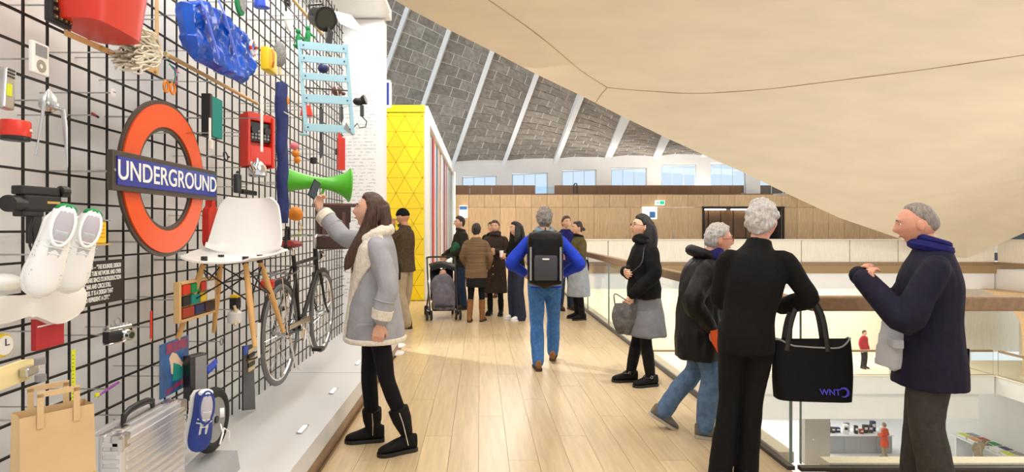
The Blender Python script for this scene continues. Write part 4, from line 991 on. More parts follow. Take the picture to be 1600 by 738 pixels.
for k in range(4):
    q = MB(); a0 = k*PI/2; q.tube([(e[0]+.04*math.cos(a0+t*.1), e[1]+.04*math.sin(a0+t*.1), .085) for t in range(6)], .0098, 8, up=(0, 0, 1)); w.b(q, 'red_band', 'red_plastic', lb, True)
# upper middle: yellow case, grey brush, green sole, discs, spotlight, toys
w = WT('plastic_case', 'yellow plastic case with an orange handle', 'case', 420, 95)
q = MB(); q.box((0, 0, 0), (.17, .17, .07), .02); w.b(q, 'body', 'yellow_plastic', None, True); q = MB(); q.tube([(-.05, .065, .045), (-.07, .03, .06), (-.07, -.03, .06), (-.045, -.06, .045)], .009, 8); w.b(q, 'handle', 'orange_plastic', None, True)
w = WT('scrubbing_brush', 'grey bristled brush beside the yellow case', 'brush', 437, 85)
q = MB(); q.cyl((0, -.1, 0), (0, -.16, 0), .012, seg=10); w.b(q, 'stem', 'cream_plastic'); q = MB(); q.ball((0, 0, 0), (.05, .10, .05), 20, 12)
w.b(q, 'bristles', mat('bristle_grey', '#9a9a98', .9, var=.4, scale=90, bump=.8, bscale=120), None, True)
w = WT('paddle', 'oval grey paddle with green rim at the top edge', 'paddle', 375, 3)
q = MB(); q.lathe([(.058, -.012), (.07, -.008), (.07, .008), (.058, .012)], seg=32); q.v = [Vector((v.x, v.y*1.25, v.z)) for v in q.v]; w.b(q, 'rim', 'green_felt', None, True); q = MB(); q.cyl((.01, .01, .01), (.01, .01, .016), .056, seg=30); q.v = [Vector((v.x, v.y*1.25, v.z)) for v in q.v]; w.b(q, 'face', 'bristle_grey')
w = WT('blue_cap', 'small bright blue cap at the top edge', 'cap', 406, 3)
q = MB(); q.lathe([(.04, -.04), (.042, -.02), (.036, .02), (.015, .035)], ax=(0, 1, 0), seg=20); w.b(q, 'crown', 'blue_plastic', None, True); q = MB(); q.ball((0, -.04, .03), (.04, .006, .04)); w.b(q, 'peak', 'blue_plastic', None, True)
w = WT('headset', 'white disc headset with dark cushion and curved cable', 'headset', 450, 32)
q = MB(); q.lathe([(.07, -.01), (.085, 0), (.08, .014), (.03, .02)], seg=28); w.b(q, 'disc', 'white_plastic', None, True); q = MB(); q.box((-.01, .17, 0), (.09, .11, .05), .02, rot=(0, 0, .4)); w.b(q, 'cushion', 'steel_dark', None, True); q = MB(); q.tube([(-.07, .05, .01), (-.11, .11, .02), (-.06, .12, .02), (-.03, .1, .02)], .006, 6); w.b(q, 'cable', 'black_plastic', None, True)
w = WT('spotlight', 'black spotlight with a grey metal flap near the end wall', 'spotlight', 502, 28, x=1.25, yaw=45, rods=((0, 0),), back=-.05)
q = MB(); q.lathe([(.055, -.09), (.075, -.08), (.08, .05), (.095, .06), (.095, .075), (.08, .075)], ax=(0, -.4, 1), seg=24); w.b(q, 'housing', 'black_plastic', None, True); q = MB(); q.cyl((0, -.02, .05), (0, -.03, .072), .075, seg=22); w.b(q, 'lens', 'dark_glass')
q = MB(); q.prism([(0, .04), (.17, .05), (.30, -.12), (.04, -.07)], 0, .004); o = w.b(q, 'barn_door', 'steel'); o.matrix_local = Matrix.Translation((.08, .03, .05)) @ Matrix.Rotation(R(-20), 4, 'X')
q = MB(); q.prism([(0, 0), (.05, -.03), (.03, -.17), (-.01, -.12)], 0, .004); o = w.b(q, 'barn_door', 'steel_dark'); o.location = (.02, -.08, .06)
q = MB(); q.tube([(-.09, .0, 0), (-.11, .07, 0), (0, .11, 0), (.11, .07, 0), (.09, 0, 0)], .009, 6); w.b(q, 'yoke', 'steel_dark', None, True)
for i, (px, py, m_, lab) in enumerate(((466, 64, 'green_felt', 'small dark green toy figure left of its twin'), (481, 58, 'green_felt', 'small dark green toy figure beside the wooden pole'))):
    w = WT('toy_figure', lab, 'toy', px, py, group='green toy figures')
    q = MB(); q.box((0, -.05, 0), (.11, .012, .06), .004); w.b(q, 'base', m_); q = MB(); q.tube([(0, -.045, 0), (0, .0, 0), (.0, .03, 0), (0, .06, 0)], [.018, .026, .024, .012], 8); w.b(q, 'torso', m_, None, True); q = MB(); q.ball((0, .08, 0), .022); w.b(q, 'head', m_, None, True); q = MB(); q.tube([(0, .03, .02), (.05, .02, .04), (.09, .03, .04)], .01, 6); w.b(q, 'arm', m_, None, True)
# pale blue slatted chair back (folded chair)
w = WT('folding_chair', 'pale blue folded slatted wooden chair hung high by the end wall', 'chair', 505, 140, x=1.20, yaw=72, rods=((-.12, .1), (.1, -.1)))
kk = w.Y/F
def sl(px, py): return ((px-505)*kk/max(.3, math.sin(R(72)))*.92, (140-py)*kk)
for (a_, c_, wd) in (((468, 67), (478, 205), .028), ((541, 66), (552, 208), .028)):
    p0, p1 = sl(*a_), sl(*c_); q = MB(); d_ = Vector((p1[0]-p0[0], p1[1]-p0[1], 0)); q.box(((p0[0]+p1[0])/2, (p0[1]+p1[1])/2, 0), (wd, d_.length, .035), .004, rot=(0, 0, math.atan2(d_.y, d_.x)+PI/2)); w.b(q, 'stile', 'pale_blue_paint')
for (py, hgt, xa, xb) in ((75, 12, 470, 541), (95, 11, 471, 542), (122, 11, 473, 544), (156, 13, 475, 547), (201, 12, 477, 551)):
    p0, p1 = sl(xa, py), sl(xb, py); q = MB(); q.box(((p0[0]+p1[0])/2, p0[1], .02), (p1[0]-p0[0], hgt*kk, .014), .003); s_o = w.b(q, 'slat', 'pale_blue_paint')
    for x_ in (p0[0]+.02, p1[0]-.02): q = MB(); q.cyl((x_, p0[1], .026), (x_, p0[1], .031), .006, seg=8); w.b(q, 'bolt', 'navy_plastic', s_o)
p0, p1 = sl(474, 139), sl(545, 139); q = MB(); q.cyl((p0[0], p0[1], 0), (p1[0], p1[1], 0), .006, seg=8); w.b(q, 'cross_rod', 'steel_dark', None, True)
q = MB(); a_ = sl(541, 190); q.prism([a_, sl(553, 212), sl(537, 200)], .02, .03); w.b(q, 'foot_bracket', 'grey_plastic')
# items seen between the slats and near the end wall
def small(name, label, cat, px, py, x, f, yaw=60, rods=((0, 0),)):
    w = WT(name, label, cat, px, py, x=x, yaw=yaw, rods=rods); f(w); return w
def f1(w): 
    q = MB(); q.ball((0, 0, 0), (.05, .045, .05)); w.b(q, 'body', 'navy_plastic', None, True); q = MB(); q.box((-.01, .055, 0), (.03, .03, .03), .006); w.b(q, 'knob', 'black_plastic')
small('round_radio', 'round black object behind the upper chair slats', 'radio', 505, 107, 1.45, f1)
def f2(w):
    q = MB(); q.ball((0, 0, 0), .05, 20, 12); w.b(q, 'ball', mat('brown_glaze', '#6b4034', .3), None, True); q = MB(); q.torus((0, 0, 0), .05, .005, (1, .3, .2), 28, 6); w.b(q, 'white_band', 'white_plastic', None, True); q = MB(); q.ball((.07, -.02, 0), .02); w.b(q, 'small_bead', 'brown_glaze', None, True)
small('banded_ball', 'brown glazed ball with white band behind the chair slats', 'ball', 526, 142, 1.42, f2)
def f3(w):
    q = MB(); q.lathe([(.055, -.05), (.05, -.02), (.036, .035), (.02, .04)], ax=(0, 1, 0), seg=20); w.b(q, 'shade', 'red_plastic', None, True); q = MB(); q.tube([(0, -.05, 0), (.0, -.12, 0), (-.02, -.2, 0)], .008, 6); w.b(q, 'stem', 'pale_blue_paint'); q = MB(); q.lathe([(.04, 0), (.04, .012), (.01, .02)], (-.02, -.22, 0), (0, 1, 0), 16); w.b(q, 'foot', 'pale_blue_paint')
small('desk_lamp', 'little red lampshade on a pale blue stem behind the slats', 'lamp', 479, 172, 1.5, f3)
for (px, py, lab) in ((502, 184, 'black kitchen knife with long blade, left one below the slats'), (534, 180, 'black kitchen knife standing close to the right chair stile'), (502, 233, 'black kitchen knife below the folding chair')):
    w = WT('kitchen_knife', lab, 'knife', px, py, x=1.45, yaw=60, group='black knives')
    q = bevel_prism([(-.018, .08), (.012, .08), (.02, -.03), (.0, -.09), (-.018, -.06)], -.003, .003, .001); w.b(q, 'blade', 'steel_dark'); q = MB(); q.box((-.003, .115, 0), (.022, .075, .016), .005); w.b(q, 'handle', 'black_plastic')
def f4(w):
    q = MB(); q.box((0, 0, 0), (.07, .31, .05), .006); w.b(q, 'case', 'red_plastic'); q = MB(); q.box((-.05, .02, .0), (.012, .06, .03), .004); w.b(q, 'latch', 'black_plastic'); q = MB(); q.prism([(-.03, .155), (.02, .155), (-.03, .21)], -.01, .01); w.b(q, 'clip', 'red_plastic')
small('red_case', 'tall narrow red case above the green megaphone', 'case', 533, 241, 1.35, f4)
def f5(w):
    q = MB(); q.ball((-.01, .04, 0), (.05, .035, .04)); w.b(q, 'head', 'black_plastic', None, True); q = MB(); q.lathe([(.035, 0), (.045, .03), (.04, .035)], (.02, .05, 0), (1, .3, .3), 18); w.b(q, 'horn', 'black_plastic', None, True)
    q = MB(); q.box((.02, -.04, 0), (.035, .1, .03), .008); w.b(q, 'handle', 'steel_dark'); q = MB(); q.tube([(.02, -.09, 0), (.06, -.13, 0), (.05, -.18, 0), (.0, -.19, 0), (-.02, -.15, 0), (-.06, -.2, 0), (-.09, -.22, 0)], .005, 6); w.b(q, 'cord', 'black_plastic', None, True)
small('hair_dryer', 'black hair dryer with looped cord against the end wall', 'hair dryer', 562, 166, 1.05, f5, 80, ((0, 0),))
def f6(w):
    for k, (m_, y_) in enumerate((('pink_plastic', .06), ('orange_plastic', .0), ('orange_plastic', -.05))): q = MB(); q.ball((.01*k, y_, 0), (.035-.004*k, .032, .03)); w.b(q, ('head', 'body', 'foot')[k], m_, None, True)
small('soft_toy', 'small orange and pink toy beside the jeans', 'toy', 460, 240, 1.5, f6)
def f7(w):
    q = MB(); q.lathe([(.02, -.06), (.05, -.05), (.06, 0), (.04, .04), (.015, .05)], ax=(0, 1, .2), seg=20); w.b(q, 'bowl', 'orange_plastic', None, True); q = MB(); q.tube([(.02, -.05, 0), (.05, -.12, 0), (.02, -.17, 0)], .008, 6); w.b(q, 'stem', 'cream_plastic')
small('amber_lamp', 'amber orange bowl lamp under the megaphone', 'lamp', 462, 333, 1.5, f7)
def f8(w):
    q = MB(); q.lathe([(.018, -.03), (.034, -.02), (.034, .02), (.018, .03)], ax=(0, 1, 0), seg=16); w.b(q, 'spool', 'black_plastic', None, True); q = MB(); q.cyl((0, .0, 0), (.08, -.03, 0), .004, seg=6); w.b(q, 'wire', 'steel')
small('thread_spool', 'small black spool left of the knives', 'spool', 490, 251, 1.5, f8)
# megaphone
w = WT('megaphone', 'bright green plastic double-flared megaphone', 'megaphone', 500, 286, x=1.22, yaw=62, rods=((-.05, 0), (.1, 0)), tilt=-3)
q = MB(); q.lathe([(.085, -.24), (.095, -.24), (.07, -.17), (.045, -.05), (.042, .02), (.055, .09), (.085, .17), (.122, .215), (.128, .22), (.118, .222), (.08, .165), (.045, .08)], ax=(1, 0, .12), seg=32); w.b(q, 'horn', 'green_plastic', None, True)
q = MB(); q.torus((.219, 0, .027), .124, .008, (1, 0, .12), 36, 8); w.b(q, 'bell_rim', 'green_plastic', None, True); q = MB(); q.tube([(-.03, -.04, .0), (-.05, -.11, .0), (.01, -.12, .0), (.03, -.045, 0)], .012, 8); w.b(q, 'grip', 'green_plastic', None, True)
q = MB(); q.cyl((.19, 0, .025), (.20, 0, .026), .045, seg=20); w.b(q, 'inner_cone', 'blue_plastic', None, True)
# satchel
w = WT('leather_satchel', 'dark brown leather satchel behind the raised arm', 'satchel', 519, 352, x=1.34, yaw=66, rods=((0, .05),), back=-.05)
w.t.matrix_world = w.t.matrix_world @ Matrix.Scale(1.45, 4)
q = MB(); q.box((0, -.02, 0), (.20, .26, .10), .012); w.b(q, 'body', 'brown_leather'); q = MB(); q.box((0, .065, .053), (.21, .10, .012), .004, rot=(.12, 0, 0)); w.b(q, 'flap', 'brown_leather'); q = MB(); q.box((.02, .125, 0), (.27, .02, .12), .006); w.b(q, 'top_edge', mat('brown_leather_light', '#5d3b30', .45)); 
for s_ in (-1, 1): q = MB(); q.box((s_*.06, .0, .058), (.022, .16, .008), .002); w.b(q, 'strap', 'brown_leather_light')
# D lock, shackle
w = WT('cycle_lock', 'black shackle padlock above the bicycle saddle', 'padlock', 449, 373, x=1.4)
q = MB(); q.box((0, -.06, 0), (.075, .05, .04), .01); w.b(q, 'body', 'black_plastic'); q = MB(); q.tube([(-.028, -.04, 0), (-.03, .05, 0), (-.018, .08, 0), (.018, .08, 0), (.03, .05, 0), (.028, -.04, 0)], .011, 8); w.b(q, 'shackle', 'black_plastic', None, True)
# badge, lipstick, scissors, bulb bottle, small ring
w = WT('pin_badge', 'tiny round white badge on a long rod', 'badge', 177, 145)
q = MB(); q.lathe([(.017, -.003), (.0195, 0), (.016, .004), (.004, .006)], seg=22); w.b(q, 'disc', 'white_plastic', None, True); q = MB(); q.box((0, .002, .006), (.016, .004, .001)); w.b(q, 'print', 'purple_plastic')
w = WT('lipstick', 'tiny dark red lipstick on a long rod', 'lipstick', 148, 180)
q = MB(); q.cyl((-.016, .003, 0), (.002, 0, 0), .006, seg=10); w.b(q, 'tube', 'red_leather', None, True); q = MB(); q.cyl((.002, 0, 0), (.022, -.004, 0), .0052, seg=10); w.b(q, 'cap', 'black_plastic', None, True)
w = WT('scissors', 'orange handled scissors hung with coloured threads', 'scissors', 270, 125, x=1.5)
for s_ in (-1, 1):
    q = MB(); q.torus((-.03+s_*.022, -.045, .004*s_), .02, .006, (0, 0, 1), 20, 6, .026); w.b(q, 'handle', 'orange_plastic', None, True)
    q = bevel_prism([(-.01, -.02), (.0, -.02), (.05-s_*.012, .03+s_*.02), (.04-s_*.012, .03+s_*.02)], .003*s_, .003*s_+.003, .0005); w.b(q, 'blade', 'steel')
for k, m_ in enumerate(('green_felt', 'blue_plastic', 'red_plastic', 'orange_plastic', 'purple_plastic')):
    q = MB(); q.tube([(-.05+k*.012, .065-k*.004, .01), (-.02+k*.01, .04+.012*(k % 2), .02), (-.01, .01+.006*k, .018), (-.015+k*.006, -.02, .012)], .003, 5); w.b(q, 'thread', m_, None, True)
w = WT('glue_bottle', 'white bottle with black and yellow cap under the chair', 'bottle', 367, 484)
q = MB(); q.lathe([(.02, -.09), (.045, -.08), (.045, -.02), (.02, .0)], ax=(0, 1, 0), seg=18); w.b(q, 'bottle', 'white_plastic', None, True); q = MB(); q.box((.005, .04, 0), (.065, .07, .05), .008); w.b(q, 'cap', 'black_plastic'); q = MB(); q.box((.005, .085, 0), (.06, .02, .045), .006); w.b(q, 'cap_top', 'yellow_plastic'); q = MB(); q.tube([(-.03, .03, .01), (-.02, -.06, .03), (-.05, -.09, .02)], .009, 6); w.b(q, 'spout', 'cream_plastic')
w = WT('key_ring', 'tiny grey ring below the colour box', 'ring', 345, 534)
q = MB(); q.torus((0, 0, .005), .017, .004, (0, 0, 1), 18, 6, .02); w.b(q, 'ring', 'grey_plastic', None, True)

# ------------------------------------------------------------------ white shell chair on the wall
t = thing('shell_chair', 'white moulded shell chair on wooden dowel legs mounted on the wall', 'chair', (-1.36, 3.27, .89), R(0))
def shellf(u, v):                        # u across, v from seat front to back top; chair faces -Y
    s_ = u*2-1
    if v < .5: t_ = v/.5; y = -.30+.36*t_; z = .455-.018*math.sin(PI*t_)+.02*(1-t_)**3*-1
    else:
        t_ = (v-.5)/.5; y = .06+.07*math.sin(t_*PI/2)+.035*t_; z = .455+.335*t_**1.15
    wd = .235-.02*math.cos(v*PI*2) if v < .5 else .215-.055*max(0, (v-.5)/.5)**2
    if v > .93: wd *= 1-.22*((v-.93)/.07)**2
    if v < .07: wd *= 1-.15*((.07-v)/.07)**2
    edge = abs(s_)**3
    return (s_*wd, y-(.045*edge if v > .5 else 0), z+(.045*edge*(1-abs(v-.35)) if v < .6 else .0))
q = MB(); q.grid(shellf, 20, 36, .009); q.build('shell', 'white_plastic', t, True)
tops = {}
for sx in (-1, 1):
    for sy in (-1, 1):
        a = Vector((sx*.11, -.10+sy*.10, .43)); c = Vector((sx*.205, -.10+sy*.215, .0)); tops[(sx, sy)] = (a, c)
        q = MB(); q.tube([a, a.lerp(c, .5), c], [.014, .017, .011], 12); q.build('leg', 'dowel', t, True)
        q = MB(); q.cyl(a+Vector((0, 0, .03)), a-Vector((0, 0, .015)), .017, seg=10); q.build('leg_bracket', 'black_plastic', t, True)
for p_, r_ in (((-1, -1), (1, -1)), ((1, -1), (1, 1)), ((1, 1), (-1, 1)), ((-1, 1), (-1, -1))):
    for u0, u1 in ((.08, .48), (.48, .08)):
        a = tops[p_][0].lerp(tops[p_][1], u0); c = tops[r_][0].lerp(tops[r_][1], u1); q = MB(); q.cyl(a, c, .0045, seg=6); q.build('brace', 'black_plastic', t)
for (x_, z_) in ((-.1, .43), (.1, .43)): q = MB(); q.cyl((x_, .02, z_), (XW+1.36, .02, z_), .006, seg=6); q.build('mounting_rod', 'steel', t)

# ------------------------------------------------------------------ bicycle on the wall
M_ = Matrix.Translation((-1.40, 4.03, .76)) @ rotf(0)
bk_ = thing('roadster_bicycle', 'black roadster bicycle with brown saddle mounted on the wall', 'bicycle', M=M_)
def wheel(cx, nm):
    q = MB(); q.torus((cx, 0, 0), .335, .018, (0, 0, 1), 48, 8); wl_ = q.build(nm, mat('tyre_grey', '#6f6f70', .7), bk_, True)
    q = MB(); q.torus((cx, 0, 0), .312, .010, (0, 0, 1), 48, 6); q.build('rim', 'chrome', wl_, True)
    q = MB()
    for k in range(32):
        a = 2*PI*k/32; a2 = a+(.35 if k % 2 else -.35); q.tube([(cx+.018*math.cos(a2), .018*math.sin(a2), .02*(1 if k % 4 < 2 else -1)), (cx+.31*math.cos(a), .31*math.sin(a), 0)], .0016, 4)
    o = q.build('spokes', 'chrome', wl_); o['kind'] = 'stuff'
    q = MB(); q.cyl((cx, 0, -.05), (cx, 0, .05), .02, seg=14); q.build('hub', 'chrome', wl_, True)
    q = MB(); a0, a1 = (R(-35), R(190)) if cx < .5 else (R(5), R(170))
    q.tube([(cx+.368*math.cos(a0+(a1-a0)*k/20), .368*math.sin(a0+(a1-a0)*k/20), 0) for k in range(21)], [(.028, .006)]*21, 8, up=(0, 0, 1)); q.build('mudguard', 'black_plastic', bk_, True)
wheel(0, 'wheel'); wheel(1.08, 'wheel')
BB, ST, HT, HB, RA, FA = Vector((.44, -.04, 0)), Vector((.31, .47, 0)), Vector((.87, .52, 0)), Vector((.91, .38, 0)), Vector((0, 0, 0)), Vector((1.08, 0, 0))
for a, c, r_, nm in ((BB, ST+Vector((-.02, .07, 0)), .016, 'seat_tube'), (BB, HB, .018, 'down_tube'), (ST, HT-Vector((0, .03, 0)), .015, 'top_tube'), (HT+Vector((-.01, .05, 0)), HB, .02, 'head_tube')):
    q = MB(); q.cyl(a, c, r_, seg=12); q.build(nm, 'black_plastic', bk_, True)
for s_ in (-1, 1):
    q = MB(); q.tube([BB+Vector((0, 0, .03*s_)), RA+Vector((0, 0, .055*s_))], [.011, .009], 8); q.build('chain_stay', 'black_plastic', bk_, True)
    q = MB(); q.tube([ST+Vector((0, -.02, .02*s_)), RA+Vector((0, 0, .055*s_))], [.009, .008], 8); q.build('seat_stay', 'black_plastic', bk_, True)
    q = MB(); q.tube([HB+Vector((0, -.02, .03*s_)), Vector((1.0, .1, .045*s_)), FA+Vector((0, 0, .05*s_))], [.013, .011, .009], 8); q.build('fork_blade', 'black_plastic', bk_, True)
q = MB(); q.tube([ST+Vector((-.02, .07, 0)), ST+Vector((-.03, .13, 0))], .012, 8); q.build('seat_post', 'chrome', bk_, True)
q = MB(); q.tube([(.12, .63, 0), (.20, .625, 0), (.28, .62, 0), (.38, .625, 0), (.43, .62, 0)], [(.06, .022), (.10, .03), (.075, .026), (.026, .018), (.018, .012)], 14, up=(0, 1, 0)); q.build('saddle', 'red_leather', bk_, True)
for z_ in (-.05, .05):
    q = MB(); q.torus((.15, .59, z_), .018, .004, (0, 1, 0), 14, 6); q.build('saddle_spring', 'chrome', bk_, True)
q = MB(); q.tube([(.86, .57, 0), (.85, .66, 0), (.89, .68, 0)], .012, 8); q.build('stem', 'chrome', bk_, True)
q = MB(); q.tube([(.70, .66, .27), (.80, .675, .27), (.89, .68, .2), (.91, .68, 0), (.89, .68, -.12), (.82, .675, -.2), (.72, .66, -.2)], .011, 8); q.build('handlebar', 'chrome', bk_, True)
for z_ in (.27, -.2): q = MB(); q.cyl((.67, .655, z_), (.79, .672, z_), .016, seg=10); q.build('grip', 'black_plastic', bk_, True)
q = MB(); q.lathe([(.03, 0), (.045, .04), (.04, .05)], (.98, .50, 0), (1, 0, 0), 16); q.build('front_lamp', 'chrome', bk_, True)
q = MB(); q.lathe([(.09, -.004), (.095, 0), (.09, .004)], (BB.x, BB.y, .04), (0, 0, 1), 28); q.build('chainring', 'chrome', bk_, True)
q = bevel_prism([(BB.x+.09, BB.y+.09), (.0, .055), (-.03, .03), (.0, .02), (BB.x+.02, BB.y+.055), (BB.x+.10, BB.y+.03)], .045, .055, .003); q.build('chain_guard', 'chrome', bk_)
for s_, yy in ((1, .03), (-1, -.03)): q = MB(); q.tube([(0, yy, .04), (BB.x, BB.y+yy*3, .04)], .004, 6); q.build('chain_run', 'steel_dark', bk_)
for s_ in (-1, 1):
    a = BB+Vector((0, 0, .06*s_)); c = a+Vector((.05*s_, -.165*s_, .02*s_)); q = MB(); q.cyl(a, c, .009, seg=8); cr = q.build('crank', 'chrome', bk_, True); q = MB(); q.box(c+Vector((0, 0, .05*s_)), (.09, .025, .08), .005); q.build('pedal', 'black_plastic', cr)
q = MB(); q.tube([(-.22, .40, .05), (.28, .42, .05)], .006, 6); q.tube([(-.22, .40, -.05), (.28, .42, -.05)], .006, 6); q.tube([(-.22, .40, -.05), (-.22, .40, .05)], .006, 6); q.tube([(-.1, .405, .05), (-.01, .0, .06)], .005, 6); q.build('rear_rack', 'chrome', bk_, True)
q = MB(); q.box((-.24, .37, 0), (.03, .05, .09), .008); q.build('rear_lamp', 'red_plastic', bk_)
q = MB(); q.tube([(-.375, .14, 0), (-.385, .02, 0), (-.38, -.08, 0)], [(.03, .006), (.036, .006), (.02, .006)], 8, up=(0, 0, 1)); q.build('mud_flap', 'white_plastic', bk_, True)
q = MB(); q.tube([(.05, -.02, .05), (.12, -.25, .07), (.2, -.3, .08)], .008, 6); q.build('kickstand', 'chrome', bk_, True)
for x_, y_ in ((.31, .40), (.85, .42)):
    q = MB(); q.cyl((x_, y_, 0), (x_, y_, XW+1.40), .008, seg=8); q.build('mounting_rod', 'steel', bk_)
# ------------------------------------------------------------------ people: builders
def skinmat(n, c): return mat(n, c, .5, var=.06, scale=30, bump=.02, bscale=120)
skinmat('skin_fair', '#dba98c'); skinmat('skin_rosy', '#d79a80'); skinmat('skin_tan', '#b98463')
mat('eye_white', '#eeeae4', .2); mat('eye_dark', '#2b1d16', .15); mat('lip', '#b4605a', .45); mat('brow_dark', '#2a201b', .8); mat('brow_grey', '#9a948e', .8)
def hairmat(n, c, c2): return mat(n, c, .45, color2=c2, scale=18, stretch=(6, 6, .8), bump=.6, bscale=60)
hairmat('hair_brown', '#5a3b2a', '#38231a'); hairmat('hair_black', '#1d1817', '#0c0a0a'); hairmat('hair_dark', '#33261f', '#1d1512'); hairmat('hair_grey', '#d9d4cf', '#a59e97'); hairmat('hair_short_grey', '#a49a92', '#6f655e'); hairmat('hair_fair', '#a58a6c', '#6d563f')
def cloth(n, c, v=.18, sc=14, b=.25, bs=50, r=.85, **k): return mat(n, c, r, var=v, scale=sc, bump=b, bscale=bs, sheen=0, spec=.25, **k)
def fuse(q, vox=.009, sm=4, amp=0., fs=6., seed=0., fold=None):
    o = bpy.data.objects.new('w', q.mesh('w')); m = o.modifiers.new('r', 'REMESH'); m.mode = 'VOXEL'; m.voxel_size = vox
    if sm: k = o.modifiers.new('s', 'SMOOTH'); k.factor = .5; k.iterations = sm
    src = o.data; me = baked(o); bpy.data.meshes.remove(src)
    if amp:
        off = Vector((seed*3.1, seed*1.7, seed)); ns = [v.normal.copy() for v in me.vertices]
        for v, n in zip(me.vertices, ns):
            p = v.co; w = noise.noise(Vector((p.x*fs, p.y*fs, p.z*fs*.45))+off)+.5*noise.noise(Vector((p.x*fs*2.2, p.y*fs*2.2, p.z*fs*1.2))+off)
            v.co = p+n*(amp*w)
    return me
def smoothpath(pts, rad, n=4):
    pp = bez([tuple(p) for p in pts], n); rr = bez([tuple(r) if isinstance(r, tuple) else (r, r) for r in rad], n)
    return [Vector(p) for p in pp], [tuple(max(x, .002) for x in r) for r in rr]
def limb(q, pts, rad, seg=12, up=(0, 1, .01), n=4):
    p, r = smoothpath(pts, rad, n); q.tube(p, r, seg, up=up)
    for i in (0, -1): q.ball(p[i], min(r[i])*.98, 10, 6)
def head_point(d):
    x, y, z = d.x*.074, d.y*.096, d.z*.117
    if d.z < -.15:
        t = min(1, (-.15-d.z)/.85); x *= 1-.30*t
        if y < 0: y *= 1-.45*t
        else: y *= 1-.06*t
    if d.z > 0: x *= 1.0+.02*d.z
    if d.y > 0:
        g = lambda a, s_: math.exp(-(a/s_)**2)
        y += .021*g(x, .012)*g(z+.022, .017)+.011*g(x, .010)*g(z-.004, .024)
        y -= .007*g(abs(x)-.032, .014)*g(z-.012, .012); y += .005*g(abs(x)-.028, .026)*g(z-.034, .010)
        y += .006*g(x, .021)*g(z+.058, .010)-.003*g(x, .02)*g(z+.0585, .003); y += .010*g(x, .024)*g(z+.093, .016)
        y -= .003*g(x, .03)*g(z+.074, .007)
    return Vector((x, y, z))
def head_mesh(q, M, s=1.):
    seg, rings = 44, 40; vs = []; fs = []
    for i in range(rings+1):
        t = PI*i/rings
        for k in range(seg):
            a = 2*PI*k/seg; vs.append(M @ (head_point(Vector((math.sin(t)*math.cos(a), math.sin(t)*math.sin(a), -math.cos(t))))*s))
    for i in range(rings):
        for k in range(seg): fs.append((i*seg+k, i*seg+(k+1) % seg, (i+1)*seg+(k+1) % seg, (i+1)*seg+k))
    q.add(vs, fs)
    for sx in (-1, 1):
        e = MB(); e.ball((sx*.076*s, -.010*s, -.006*s), (.009*s, .019*s, .031*s), 12, 8, Matrix.Rotation(-sx*.35, 3, 'Z')); q.add([M @ v for v in e.v], e.f)
def hairline(y, style):
    if style == 'beanie': return .030-.02*(y < 0)
    pts = [(-.12, -.105), (-.045, -.10), (-.032, -.06), (-.018, -.005), (-.004, .012), (.012, .0), (.022, .012), (.034, .05), (.06, .066), (.12, .072)]
    if style == 'bald': pts = [(-.12, -.07), (-.06, -.06), (-.03, .0), (.0, .03), (.03, .075), (.12, .11)]
    for (a, b_), (c, d) in zip(pts, pts[1:]):
        if y <= c: return b_+(d-b_)*max(0, min(1, (y-a)/(c-a)))
    return pts[-1][1]
def hair_cap(q, M, s, thick, style='short', rough=.006, seed=1.):
    seg, rings = 40, 34; vs = []; fs = []
    for i in range(rings+1):
        t = PI*i/rings
        for k in range(seg):
            a = 2*PI*k/seg; d = Vector((math.sin(t)*math.cos(a), math.sin(t)*math.sin(a), -math.cos(t))); p = head_point(d)
            m = (p.z-hairline(p.y, style)+.010)/(.020 if style == 'beanie' else .042); m = max(0, min(1, m)); m = m*m*(3-2*m)
            th = thick*(.55+.6*max(0, d.z)+.25*max(0, -d.y))+rough*(noise.noise(d*5+Vector((seed, 0, 0)))+.6*noise.noise(d*13))
            vs.append(M @ ((p+d*(m*th-(1-m)*.012))*s))
    for i in range(rings):
        for k in range(seg): fs.append((i*seg+k, i*seg+(k+1) % seg, (i+1)*seg+(k+1) % seg, (i+1)*seg+k))
    fs.append(list(range(seg))[::-1]); fs.append([rings*seg+k for k in range(seg)])
    q.add(vs, fs)
def hand_mesh(q, w, d, n, side=1, curl=30., s=1., spread=.0, thumb=35.):
    d = Vector(d).normalized(); n = Vector(n); n = (n-d*n.dot(d)).normalized(); x = d.cross(n)*side   # x towards the thumb side
    w = Vector(w)
    q.tube([w-d*.02, w+d*.01, w+d*.045*s, w+d*.085*s], [(.024*s, .020*s), (.026*s, .018*s), (.040*s, .016*s), (.040*s, .012*s)], 12, up=n)
    for k, (ox, L_) in enumerate(((.031, .070), (.0105, .079), (-.0105, .073), (-.030, .057))):
        p = w+d*(.078+.004*(1-abs(k-1.2)))*s+x*ox*s; a = 0.; pts = [p-d*.02*s]; pts.append(p)
        dd = (d+x*(ox*spread*12)).normalized()
        for f in (.45, .32, .23):
            a += R(curl)*(1.0 if f > .4 else .9); p = p+(dd*math.cos(a)+n*math.sin(a))*L_*f*s; pts.append(p)
        q.tube(pts, [.0095*s, .0098*s, .0090*s, .0084*s, .0068*s], 8, up=x); q.ball(pts[-1], .0070*s, 8, 5)
    p = w+d*.028*s+x*.030*s; t1 = (d*math.cos(R(thumb))+x*math.sin(R(thumb))+n*.35).normalized(); t2 = (t1+d*.5+n*.25-x*.2).normalized()
    q.tube([p-t1*.02*s, p, p+t1*.034*s, p+t1*.034*s+t2*.030*s], [.012*s, .0125*s, .0105*s, .008*s], 8, up=n); q.ball(p+t1*.034*s+t2*.030*s, .008*s, 8, 5)
